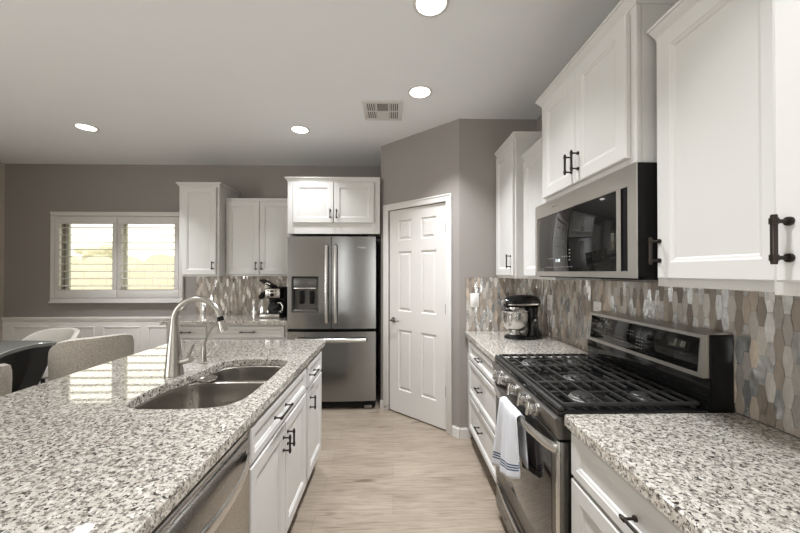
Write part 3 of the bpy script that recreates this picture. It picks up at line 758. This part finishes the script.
# dispenser
ds = MB(); x0, x1, z0, z1 = dh
ds.rects(x0, x1, z0, z1, [(-.004, -.018), (.004, -.019), (.010, -.010), (.014, .050)]); dsp = ds.build('dispenser', 'dispenser', ld)
m = MB(); m.box(x0 + .016, x1 - .016, -.012, .045, z0 + .250, z1 - .016, .004); m.build('control_panel', 'dispenser', dsp)
m = MB(); m.box(x0 + .02, x1 - .02, -.020, .045, z0 + .238, z0 + .250, .003); m.build('ledge', 'steel_lite', dsp)
for xx in (x0 + .09, x1 - .075):
    m = MB(); m.box(xx - .022, xx + .022, .020, .030, z0 + .08, z0 + .215, .004); m.build('paddle', 'black', dsp)
m = MB(); m.box(x0 + .018, x1 - .018, -.010, .045, z0 + .014, z0 + .022, .002); m.build('drip_tray', 'nickel', dsp)
m = MB(); m.box(-hw + .02, hw - .02, .02, .07, .03, .085); m.build('kick_grille', 'black', fr)
for xx in (-hw + .08, hw - .08):
    m = MB(); m.box(xx - .04, xx + .04, .01, .07, .0, .045, .005); m.build('foot', 'steel_dark', fr)
for xx in (-hw + .05, hw - .05):
    m = MB(); m.box(xx - .035, xx + .035, .01, .10, 1.7851, 1.796, .004); m.build('hinge_cover', 'steel_dark', fr)
def text_obj(name, body, size, mat, parent, loc, rot, ext=.0004):
    c = bpy.data.curves.new(name, 'FONT'); c.body = body; c.size = size; c.extrude = ext; c.align_x = 'CENTER'; c.align_y = 'CENTER'
    tmp = bpy.data.objects.new(name, c); COL.objects.link(tmp)
    dg = bpy.context.evaluated_depsgraph_get(); me = bpy.data.meshes.new_from_object(tmp.evaluated_get(dg))
    bpy.data.objects.remove(tmp); me.materials.clear(); me.materials.append(M[mat])
    o = bpy.data.objects.new(name, me); COL.objects.link(o); o.parent = parent; o.location = loc; o.rotation_euler = rot
    return o
lg = text_obj('emblem', 'Whirlpool', .020, 'steel_lite', rd_, (.31, -.0115, 1.672), (R(90), 0, 0))
m = MB(); pts = [(.046 * math.cos(t_) , 0, .010 * math.sin(t_) + .008 + .004 * math.cos(t_)) for t_ in [k * 2 * PI / 24 * .86 + .4 for k in range(25)]]
m.tube(pts, .0009, 6); o = m.build('emblem_swirl', 'steel_lite', lg); o.rotation_euler = (R(-90), 0, 0)

# ------------------------------------------------------------------ range
SY0, SY1 = 1.184, 1.950; SW = SY1 - SY0
st = thing('gas_range', 'stainless gas range with black grates between right counters', 'range', (.615, SY1 - .002, 0), RW)
W = SW - .004                         # local x 0..W runs from far to near, local y 0..d runs to the wall
D = XR - .012 - .615
m = MB(); m.box(.0, W, .03, D, .03, .900, .003); m.build('body', 'black', st)
for xx in (.05, W - .05):
    for yy in (.08, D - .06):
        m = MB(); m.cyl((xx, yy, 0), (xx, yy, .03), .018); m.build('foot', 'black', st)
m = MB(); m.box(-.0, W, -.020, D - .085, .9005, .918, .006); m.build('cooktop', 'black_gloss', st)
m = MB(); poly = [(-.018, .900), (-.034, .892), (-.020, .818), (.030, .818), (.030, .900)]
m.skin([[m.v(0, y, z) for y, z in poly], [m.v(W, y, z) for y, z in poly]]); cp = m.build('control_panel', 'steel_dark', st)
for yk in (1.80, 1.72, 1.575, 1.445, 1.352):
    xk = SY1 - .002 - yk; c = Vector((xk, -.030, .858)); ax = Vector((0, -1, .18)).normalized()
    m = MB(); m.cyl(c, c + ax * .010, .027, .0265, 24); m.cyl(c + ax * .010, c + ax * .028, .0235, .0225, 24); kb = m.build('knob', 'steel_lite', st)
    m = MB(); m.bm.verts.ensure_lookup_table(); m.box(-.0075, .0075, -.016, 0, -.027, .027, .004)
    o = m.build('grip', 'steel_lite', kb); o.location = c + ax * .026; o.rotation_euler = (R(-10), R(0), 0)
dr_ = MB(); dr_.box(.003, W - .003, -.014, .028, .235, .808, .006); door = dr_.build('oven_door', 'steel_dark', st)
m = MB(); m.box(.075, W - .065, -.0165, -.013, .325, .735, .002); m.build('window', 'oven_glass', door)
m = MB(); m.box(W - .030, W - .003, -.0185, -.013, .235, .808, .003); m.build('door_edge', 'steel_lite', door)
m = MB(); pts = []
for k in range(21):
    u_ = k / 20; pts.append((.025 + (W - .05) * u_, -.020 - .045 * (math.sin(PI * u_) ** .55), .776))
m.tube(pts, (.008, .020), 14); m.build('handle', 'steel_lite', door)
for xx in (.03, W - .03):
    m = MB(); m.box(xx - .012, xx + .012, -.03, -.013, .762, .790, .004); m.build('handle_mount', 'steel_lite', door)
m = MB(); m.ball((W - .135, -.0172, .300), .013, .0012, .024, 18, 8); m.build('badge', 'plate', door)
m = MB(); m.box(.003, W - .003, -.012, .028, .055, .228, .006); dwr = m.build('storage_drawer', 'steel_dark', st)
m = MB(); m.box(.07, W - .07, -.0165, -.0118, .085, .195, .010); m.build('drawer_panel', 'black_gloss', dwr)
m = MB(); m.tube([(.045 + (W - .09) * k / 12, -.016 - .018 * math.sin(PI * k / 12), .205) for k in range(13)], (.006, .010), 10); m.build('pull', 'steel_lite', dwr)
# backguard
m = MB(); m.box(.0, W, D - .085, D, .9005, 1.03, .004); m.build('back_ledge', 'black_gloss', st)
m = MB(); poly = [(D - .112, 1.035), (D - .098, 1.190), (D - .03, 1.200), (D, 1.196), (D, 1.032)]
m.skin([[m.v(.05, y, z) for y, z in poly], [m.v(W, y, z) for y, z in poly]]); bgd = m.build('backguard', 'steel_guard', st)
tilt = math.atan2(.014, .155)
m = MB(); m.box(.074, W - .022, -.0025, .0, .016, .142, .002); dp = m.build('display_panel', 'black_glass', bgd); dp.location = (0, D - .112, 1.035); dp.rotation_euler = (-tilt, 0, 0)
m = MB(); m.box(W + .0005, W + .004, D - .085, D, .905, 1.192, .001); m.build('end_cap', 'black', bgd)
mk = MB()
rr = random.Random(4)
for (cx, cz, nx, nz) in ((.20, .09, 4, 1), (.27, .06, 5, 2), (.37, .105, 3, 2), (.43, .085, 3, 4), (.33, .045, 4, 1)):
    for i in range(nx):
        for j in range(nz): mk.box(cx + i * .016, cx + i * .016 + rr.choice((.004, .007)), -.0030, -.0024, cz - j * .016, cz - j * .016 + .0028)
mk.build('button_marks', 'mark', dp)
# burners and grates (grates lift off: still parts of the range)
gz = .918
for i, (bx, by, rr_) in enumerate(((.13, .14, .042), (.13, .37, .036), (W / 2, .255, .050), (W - .13, .14, .046), (W - .13, .37, .036))):
    m = MB(); m.lathe([(rr_ + .014, 0), (rr_ + .012, .006), (rr_, .010), (rr_, .016), (rr_ - .004, .018)], (bx, by, gz - .008), 28); bu = m.build('burner', 'burner', st)
    m = MB(); m.lathe([(rr_ - .008, .0185), (rr_ - .006, .022), (rr_ - .010, .026), (.001, .027)], (bx, by, gz - .008), 28); m.build('burner_cap', 'iron', bu)
gw = (W - .03) / 3
for g_ in range(3):
    a, b = .015 + g_ * gw + .002, .015 + (g_ + 1) * gw - .002; y0, y1 = .006, D - .11; zt = gz + .025
    m = MB(); r = .0042
    for yy in (y0, y1): m.box(a, b, yy - r, yy + r, zt - .012, zt, .002)
    for xx in (a + r, b - r): m.box(xx - r, xx + r, y0, y1, zt - .014, zt, .003)
    nb = 10
    for k in range(1, nb):
        yy = y0 + (y1 - y0) * k / nb
        if k in (2, 4, 7) :
            m.box(a, a + .075, yy - .0038, yy + .0038, zt - .012, zt + .001, .003); m.box(b - .075, b, yy - .0038, yy + .0038, zt - .012, zt + .001, .003)
        else: m.box(a, b, yy - .0038, yy + .0038, zt - .012, zt + .001, .003)
    m.box((a + b) / 2 - .003, (a + b) / 2 + .003, y0, y0 + .075, zt - .013, zt, .003); m.box((a + b) / 2 - .003, (a + b) / 2 + .003, y1 - .1, y1, zt - .013, zt, .003)
    m.box((a + b) / 2 - .003, (a + b) / 2 + .003, y0 + .16, y1 - .17, zt - .013, zt, .003)
    for xx in (a + .012, b - .012):
        for yy in (y0 + .01, y1 - .01, (y0 + y1) / 2): m.box(xx - .006, xx + .006, yy - .006, yy + .006, gz + .0005, zt - .01)
    m.build('grate', 'iron', st)
m = MB(); m.box(.0, W, -.018, .001, gz + .0003, gz + .018, .006); m.build('front_rail', 'iron', st)

# towel over the oven handle
tw = MB(); NU, rows = 26, []
hc = Vector((.567, 0, .776))
vs_ = []
front_len = [(0.0, 0)]
V = [0.0, .03, .06, .10, .14, .18, .22, .255, .275, .281, .289, .295, .303, .309, .317, .323, .345, .36]
def towel_pt(u, v):
    # v < 0 : behind the bar, 0..: in front; u 0..1 from near to far
    yt = 1.435 + .215 * u; spread = min(1, max(0, abs(v)) / .36)
    y = yt + (u - .40) * .125 * spread
    fold = (.010 * math.sin(u * 9.0 + .6) + .006 * math.sin(u * 17)) * (.25 + spread)
    bowx = .583 - .043 * 1.0
    if v >= 0:
        x = .532 - .010 * spread + fold; z = .782 - v * (.58 + .42 * max(u, 0) ** .6)
    else:
        x = .5705 + .008 * spread - fold * .25; x = min(x, .588); z = .782 + v
    return (x, y, z)
path = [('b', -.20), ('b', -.16), ('b', -.12), ('b', -.06), ('b', 0)] + [('t', a) for a in (35, 70, 110, 145)] + [('f', v) for v in V]
grid = []
for kind, val in path:
    row = []
    for i in range(NU + 1):
        u_ = i / NU
        if kind == 't':
            a = R(val); p0, p1 = towel_pt(u_, -.0001), towel_pt(u_, 0)
            x = (p0[0] + p1[0]) / 2 + (p0[0] - p1[0]) / 2 * math.cos(a); z = .782 + .018 * math.sin(a); p = (x, p1[1], z)
        else: p = towel_pt(u_, val if kind == 'f' else min(val, -.0001))
        row.append(tw.v(p))
    grid.append(row)
for r_ in range(len(grid) - 1):
    k0, v0 = path[r_]; tw.mi = 1 if (k0 == 'f' and any(abs(v0 - s_) < .002 for s_ in (.281, .295, .309, .323 - .0))) and path[r_ + 1][1] - v0 < .012 else 0
    for i in range(NU): tw.face([grid[r_][i], grid[r_][i + 1], grid[r_ + 1][i + 1], grid[r_ + 1][i]])
to = tw.build('dish_towel', ['towel', 'stripe'], origin=(.55, 1.58, .45), recalc=True, sharp=80)
md = to.modifiers.new('solid', 'SOLIDIFY'); md.thickness = .004; md.offset = 0
tag(to, 'white dish towel with blue stripes hanging on the oven handle', 'towel')

# ------------------------------------------------------------------ microwave
mx, my0, my1 = .840, 1.130, 1.948
mw = thing('microwave', 'stainless over-the-range microwave with black glass door', 'microwave', (mx, my1, 1.392), RW)
W = my1 - my0; H = 1.801 - 1.392
m = MB(); m.box(.001, W - .001, .0042, XR - .012 - mx, .010, H - .001, .002); m.build('body', 'black', mw)
m = MB(); m.box(.002, W - .002, .024, XR - .03 - mx, .0, .009, .002); m.build('underside_vent', 'black', mw)
gx0, gx1, gz0, gz1 = .020, W - .105, .030, .335
m = MB(); xs = [0, gx0, gx1, W - .080, W - .050, W]; zs = [.006, gz0, .022 + .0, gz1, H]
def cells(m, X, Z, skip, y):
    for i in range(len(X) - 1):
        for j in range(len(Z) - 1):
            if (i, j) in skip: continue
            m.face([m.v(X[i], y, Z[j]), m.v(X[i + 1], y, Z[j]), m.v(X[i + 1], y, Z[j + 1]), m.v(X[i], y, Z[j + 1])])
X = [0, gx0, gx1, W - .080, W - .045, W]; Z = [.006, gz0, gz1, H]
cells(m, X, Z, {(1, 1), (3, 1)}, 0.0)
m.rects(X[3], X[4], gz0, gz1, [(0, 0), (.001, .002), (.002, .0038)], cap=False)
m.rects(gx0, gx1, gz0, gz1, [(0, 0), (.001, .003)], cap=False)
m.bridge([m.v(0, 0, .006), m.v(W, 0, .006), m.v(W, 0, H), m.v(0, 0, H)], [m.v(0, .004, .006), m.v(W, .004, .006), m.v(W, .004, H), m.v(0, .004, H)])
md_ = m.build('door', 'steel_mw', mw)
m = MB(); m.box(gx0 + .001, gx1 - .001, .0022, .0041, gz0 + .001, gz1 - .001, .0005); mg = m.build('door_glass', 'black_glass', md_)
m = MB(); m.box(X[3] + .002, X[4] - .002, .0034, .0041, gz0 + .002, gz1 - .002); m.build('grip_recess', 'black', md_)
m = MB()
for a, b, c, e in ((X[3], X[3] + .003, gz0, gz1), (X[4] - .003, X[4], gz0, gz1)): m.box(a, b, -.0004, .004, c, e)
m.build('grip_edge', 'black', md_)
text_obj('emblem', 'Whirlpool', .016, 'steel_lite', md_, (.245, -.0006, H - .036), (R(90), 0, 0))
m = MB()
for k in range(14): m.box(.13 + k * .020, .137 + k * .020, .0015, .0021, .052, .055)
for k in range(3): m.box(.165 + k * .020, .178 + k * .020, .0015, .0021, .098, .100)
for k in range(3): m.box(.305 + k * .020, .318 + k * .020, .0015, .0021, .104, .106)
for k in range(4): m.box(.372, .382, .0015, .0021, .085 + k * .016, .088 + k * .016)
m.build('control_marks', 'mark', mg)
text_obj('clock', '11:18', .021, 'screen', mg, (.262, .0018, .086), (R(90), 0, 0))

# ------------------------------------------------------------------ small appliances
# drip coffee maker
cm = thing('coffee_maker', 'black and silver drip coffee maker with glass carafe', 'coffee maker', (-1.300, 3.74, .9142), 0)
m = MB(); m.box(-.105, .085, .06, .235, .0, .335, .012); m.build('tower', 'black', cm)
m = MB(); m.box(-.160, .060, -.075, .075, .0, .048, .010); m.build('base', 'nickel', cm)
m = MB(); m.box(-.104, .070, -.06, .06, .215, .33, .014); m.build('brew_head', 'black', cm)
m = MB(); m.box(-.098, .060, -.067, -.0605, .225, .322, .004); fp = m.build('front_panel', 'nickel', cm)
m = MB(); m.box(-.045, -.005, -.070, -.067, .285, .308, .002); m.build('display', 'black_glass', fp)
for (bx, bz) in ((-.065, .30), (-.065, .265), (-.065, .24), (.015, .30), (.015, .265)):
    m = MB(); m.cyl((bx, -.067, bz), (bx, -.0705, bz), .0075, .007, 12); m.build('button', 'black', fp)
m = MB(); m.lathe([(.028, .0), (.034, .006), (.034, .012)], (0, 0, 0), 20); kn = m.build('dial', 'black', fp); kn.location = (-.022, -.067, .255); kn.rotation_euler = (R(90), 0, 0); kn.scale = (.6, .6, .8)
m = MB(); m.lathe([(.050, .0), (.060, .006), (.066, .05), (.060, .09), (.048, .115), (.046, .122)], (-.022, -.005, .0485), 26, True, False); cf = m.build('carafe', 'carafe', cm)
m = MB(); m.lathe([(.050, .122), (.050, .134), (.03, .142), (.001, .143)], (-.022, -.005, .0485), 24); m.build('carafe_lid', 'black', cf)
m = MB(); m.tube([(.026, -.03, .165), (.065, -.045, .165), (.085, -.05, .13), (.082, -.05, .085), (.045, -.035, .07)], (.006, .010), 10); m.build('carafe_handle', 'steel_lite', cf)
m = MB(); m.lathe([(.044, .0), (.05, .004), (.05, .03), (.03, .045)], (0, 0, 0), 22); o = m.build('filter_basket', 'black', cm); o.location = (-.13, -.01, .235); o.rotation_euler = (0, R(-50), 0)
m = MB(); m.box(-.10, .07, -.075, .075, -.012, .012, .010); o = m.build('lid', 'black', cm); o.location = (-.085, .03, .372); o.rotation_euler = (0, R(28), 0)
m = MB(); m.tube([(-.12, -.05, .350), (-.09, -.06, .385), (-.05, -.05, .37)], .008, 8); m.build('lid_latch', 'steel_lite', cm)

# stand mixer
mxr = thing('stand_mixer', 'black tilt-head stand mixer with polished steel bowl', 'stand mixer', (.985, 2.55, .9142), R(8)); mxr.scale = (.90, .90, .93)
m = MB()        # local +x runs from bowl to column: column at +x
ol = []
def oval(cx, cy, rx, ry, z, n=28): return [m.v(cx + rx * math.cos(2 * PI * k / n), cy + ry * math.sin(2 * PI * k / n), z) for k in range(n)]
m.skin([oval(.02, 0, .165, .100, 0), oval(.02, 0, .168, .103, .006), oval(.02, 0, .162, .098, .020), oval(.025, 0, .140, .084, .027)]); m.build('base', 'black_gloss', mxr)
m = MB(); m.skin([oval(.115, 0, .072, .078, .022), oval(.112, 0, .052, .058, .06), oval(.108, 0, .043, .046, .12), oval(.105, 0, .044, .045, .19), oval(.10, 0, .056, .052, .235), oval(.095, 0, .06, .052, .25)]); m.build('column', 'black_gloss', mxr)
m = MB(); loops = []
for x, ry, rz, zc in ((-.150, .012, .012, .292), (-.146, .036, .034, .292), (-.125, .050, .046, .293), (-.08, .059, .053, .296), (-.02, .062, .056, .299), (.05, .062, .056, .300), (.11, .059, .054, .298), (.145, .052, .048, .294), (.165, .036, .034, .290), (.172, .012, .012, .288)):
    loops.append([m.v(x, ry * math.cos(2 * PI * k / 24), zc + rz * math.sin(2 * PI * k / 24)) for k in range(24)])
m.skin(loops); hd = m.build('motor_head', 'black_gloss', mxr)
m = MB(); loops = []
for x, ry in ((-.135, .0465), (-.125, .0515), (-.08, .0605), (-.02, .0636), (.05, .0636), (.11, .0606), (.135, .056)):
    loops.append([m.v(x, ry, .272), m.v(x, ry + .0015, .278), m.v(x, ry, .285), m.v(x, -ry, .285), m.v(x, -ry - .0015, .278), m.v(x, -ry, .272)])
m.skin(loops); m.build('trim_band', 'steel_lite', hd)
m = MB(); m.cyl((-.140, 0, .296), (-.168, 0, .296), .024, .022, 22); m.cyl((-.168, 0, .296), (-.176, 0, .296), .017, .014, 22); m.build('attachment_hub', 'steel_lite', hd)
m = MB(); m.lathe([(.050, .24), (.056, .243), (.056, .258)], (-.07, 0, 0), 24); m.cyl((-.07, 0, .16), (-.07, 0, .245), .012); m.build('planetary', 'steel_lite', hd)
m = MB(); m.lathe([(.052, .028), (.055, .034), (.046, .044), (.042, .056), (.060, .066), (.085, .085), (.101, .115), (.107, .150), (.108, .185), (.109, .216), (.113, .221), (.109, .224), (.105, .216), (.103, .150), (.08, .090), (.02, .072)], (-.055, 0, 0), 36, True, True); bw = m.build('bowl', 'steel_lite', mxr)
m = MB(); m.tube([(-.135, -.07, .205), (-.165, -.10, .20), (-.178, -.112, .165), (-.165, -.10, .125), (-.132, -.068, .118)], (.006, .010), 10); m.build('bowl_handle', 'steel_lite', bw)
m = MB(); m.cyl((.10, -.05, .15), (.10, -.058, .15), .012, .010, 14); m.build('speed_knob', 'steel_lite', mxr)
m = MB(); m.tube([(.165, .02, .015), (.20, .03, .006), (.23, .0, .006), (.235, -.03, .03), (.238, -.02, .10), (.240, .0, .20)], .0035, 8); m.build('power_cord', 'black', mxr)

# ------------------------------------------------------------------ ceiling fittings
def lamp_mesh():
    t = empty('recessed_light', (0, 0, 0))
    m = MB(); m.lathe([(.090, .0), (.089, -.003), (.076, -.006), (.073, -.004), (.073, -.0005)], (0, 0, 0), 36, True, False); m.build('trim_ring', 'trim', t)
    m = MB(); m.lathe([(.001, -.0035), (.0725, -.0035), (.0725, -.001)], (0, 0, 0), 36, False, False); m.build('lens', 'lens', t)
    return t
def lamp_light(x, y, power=LAMP_POWER):
    l = bpy.data.lights.new('lamp', 'AREA'); l.shape = 'DISK'; l.size = .15; l.energy = power; l.color = LAMP_COLOR; l.spread = R(100)
    o = bpy.data.objects.new('lamp', l); COL.objects.link(o); o.location = (x, y, ZC - .012)
lp0 = lamp_mesh()
for k, (x, y, lab) in enumerate(((-2.80, 3.09, 'recessed ceiling light farthest left, over the dining window side'),
                                 (-.864, 3.10, 'recessed ceiling light in front of the refrigerator cabinet'),
                                 (.198, 2.434, 'recessed ceiling light right of the ceiling air vent'),
                                 (.187, 1.625, 'recessed ceiling light cut by the top edge of the photo'),
                                 (.19, .60, None), (-1.9, .9, None), (-3.6, .9, None), (.19, -.9, None), (-1.9, -1.2, None), (-3.6, -1.2, None))):
    o = lp0 if k == 0 else copy_tree(lp0)
    o.location = (x, y, ZC - .0005)
    tag(o, lab or 'recessed ceiling light behind the camera, out of the photo', 'ceiling light', 'recessed ceiling lights')
    lamp_light(x, y, LAMP_POWER * {0: 1.55, 1: .62, 2: 1.6, 6: 1.35}.get(k, .95))
vt = thing('ceiling_vent', 'white ceiling air vent with four louver groups', 'vent', (-.083, 2.72, ZC - .0005), 0)
hx, hy = .158, .160
m = MB(); m.box(-hx, hx, -hy, hy, -.003, 0, .001); 
for a, b, c, e in ((-hx, hx, -hy, -hy + .035), (-hx, hx, hy - .035, hy), (-hx, -hx + .03, -hy + .035, hy - .035), (hx - .03, hx, -hy + .035, hy - .035)): m.box(a, b, c, e, -.010, -.003, .003)
m.box(-.052, -.044, -hy + .035, hy - .035, -.0098, -.003); m.box(.044, .052, -hy + .035, hy - .035, -.0098, -.003); m.box(-hx + .03, hx - .03, -.006, .006, -.0096, -.003)
m.box(-.044, .044, .006, hy - .035, -.009, -.003)
m.build('frame', 'trim', vt)
m = MB(); m.box(-.043, .043, -hy + .036, -.007, -.007, -.0032); m.build('damper', 'vent_damper', vt)
for sx_ in (-1, 1):
    for (c, e) in ((-hy + .037, -.008), (.008, hy - .037)):
        m = MB(); m.box(sx_ * .054, sx_ * (hx - .031), c, e, -.0045, -.0032); du = m.build('duct_opening', 'vent_dark', vt)
        for k in range(5):
            x = sx_ * (.056 + .0165 * k + .004); m = MB(); m.box(x - .0042, x + .0042, c, e, -.0095, -.0046, .001); m.build('slat', 'trim', du)

# ------------------------------------------------------------------ dining corner
tb = thing('dining_table', 'black dining table with waisted edge near the island chairs', 'table', (-3.5, 2.2, 0))
PO = [(-3.16, 3.20), (-3.24, 3.10), (-3.22, 2.92), (-3.11, 2.70), (-2.97, 2.46), (-2.93, 2.2), (-2.93, 1.7), (-2.97, 1.2), (-3.10, .95), (-3.9, .95), (-4.05, 1.2), (-4.1, 2.2), (-4.05, 3.0), (-3.9, 3.22), (-3.5, 3.25)]
PO = [(x + 3.5, y - 2.2) for x, y in PO]; PO = PO[::-1] if sum(PO[k - 1][0] * PO[k][1] - PO[k][0] * PO[k - 1][1] for k in range(len(PO))) < 0 else PO
PS = smooth_loop(PO, 4)
m = MB(); slab_holes(m, PS, [], .735, .770, .006); m.build('tabletop', 'table_top', tb)
def inset_poly(P, s): return [(x * s, y * s) for x, y in P]
m = MB(); m.skin([[m.v(x, y, z) for x, y in inset_poly(PS, s)] for s, z in ((.975, .7345), (.965, .66), (.94, .56), (.90, .45), (.86, .36), (.80, .34))]); m.build('apron', 'table_base', tb)
m = MB(); m.skin([[m.v(x, y, z) for x, y in inset_poly(PS, s)] for s, z in ((.62, .0), (.60, .05), (.50, .20), (.62, .3395))]); m.build('pedestal', 'table_base', tb)

def make_chair(label, mat):
    t = thing('dining_chair', label, 'chair', (0, 0, 0), 0, 'curved-back dining chairs')
    # faces local +y, back at -y
    m = MB(); P = [(.225 * math.cos(a), .22 * math.sin(a)) for a in [2 * PI * k / 28 for k in range(28)]]
    m.skin([[m.v(x * s, y * s, z) for x, y in P] for s, z in ((.90, .36), (1.0, .38), (1.0, .44), (.94, .465), (.6, .475))]); m.build('seat', mat, t)
    m = MB(); loops = []; N = 30
    for k in range(N + 1):
        u_ = k / N * 2 - 1; taper = 1 - .16 * abs(u_) ** 6
        loop = []
        top, bot = .815 - .10 * abs(u_) ** 3.5, .40; th = .034
        for j in range(16):
            b = 2 * PI * j / 16
            q = math.copysign(abs(math.cos(b)) ** .5, math.cos(b)); s_ = math.copysign(abs(math.sin(b)) ** .7, math.sin(b))
            z = (top + bot) / 2 + s_ * (top - bot) / 2
            fl = (z - bot) / (top - bot); a_ = u_ * R(95 - 11 * fl); r_ = .232 + .020 * fl + q * th * (1 if abs(u_) < .98 else .55)
            loop.append(m.v(r_ * math.sin(a_), -r_ * math.cos(a_), z))
        loops.append(loop)
    m.skin(loops); m.build('backrest', mat, t)
    for sx_, sy_ in ((-1, -1), (1, -1), (-1, 1), (1, 1)):
        m = MB(); m.tube([(sx_ * .15, sy_ * .15, .37), (sx_ * .20, sy_ * .20, .0)], [.016, .010], 12); m.build('leg', 'table_base', t)
    return t
ch = make_chair('tweed curved-back chair showing its whole back beyond the island', 'tweed')
ch.location = (-2.69, 3.05, 0); ch.rotation_euler = (0, 0, R(50)); ch.scale = (1.03, 1.03, 1.075)
c2 = copy_tree(ch); c2['label'] = 'tweed chair at the left edge, only its back corner in view'
c2.location = (-2.58, 1.93, 0); c2.rotation_euler = (0, 0, R(80))
c3 = copy_tree(ch); c3['label'] = 'cream curved-back chair at the far side of the table'
c3.scale = (1, 1, .985); c3.location = (-3.62, 3.53, 0); c3.rotation_euler = (0, 0, R(180))
for o in c3.children:
    if o.name.startswith(('seat', 'backrest')):
        o.data = o.data.copy(); o.data.materials[0] = M['cream_fabric']
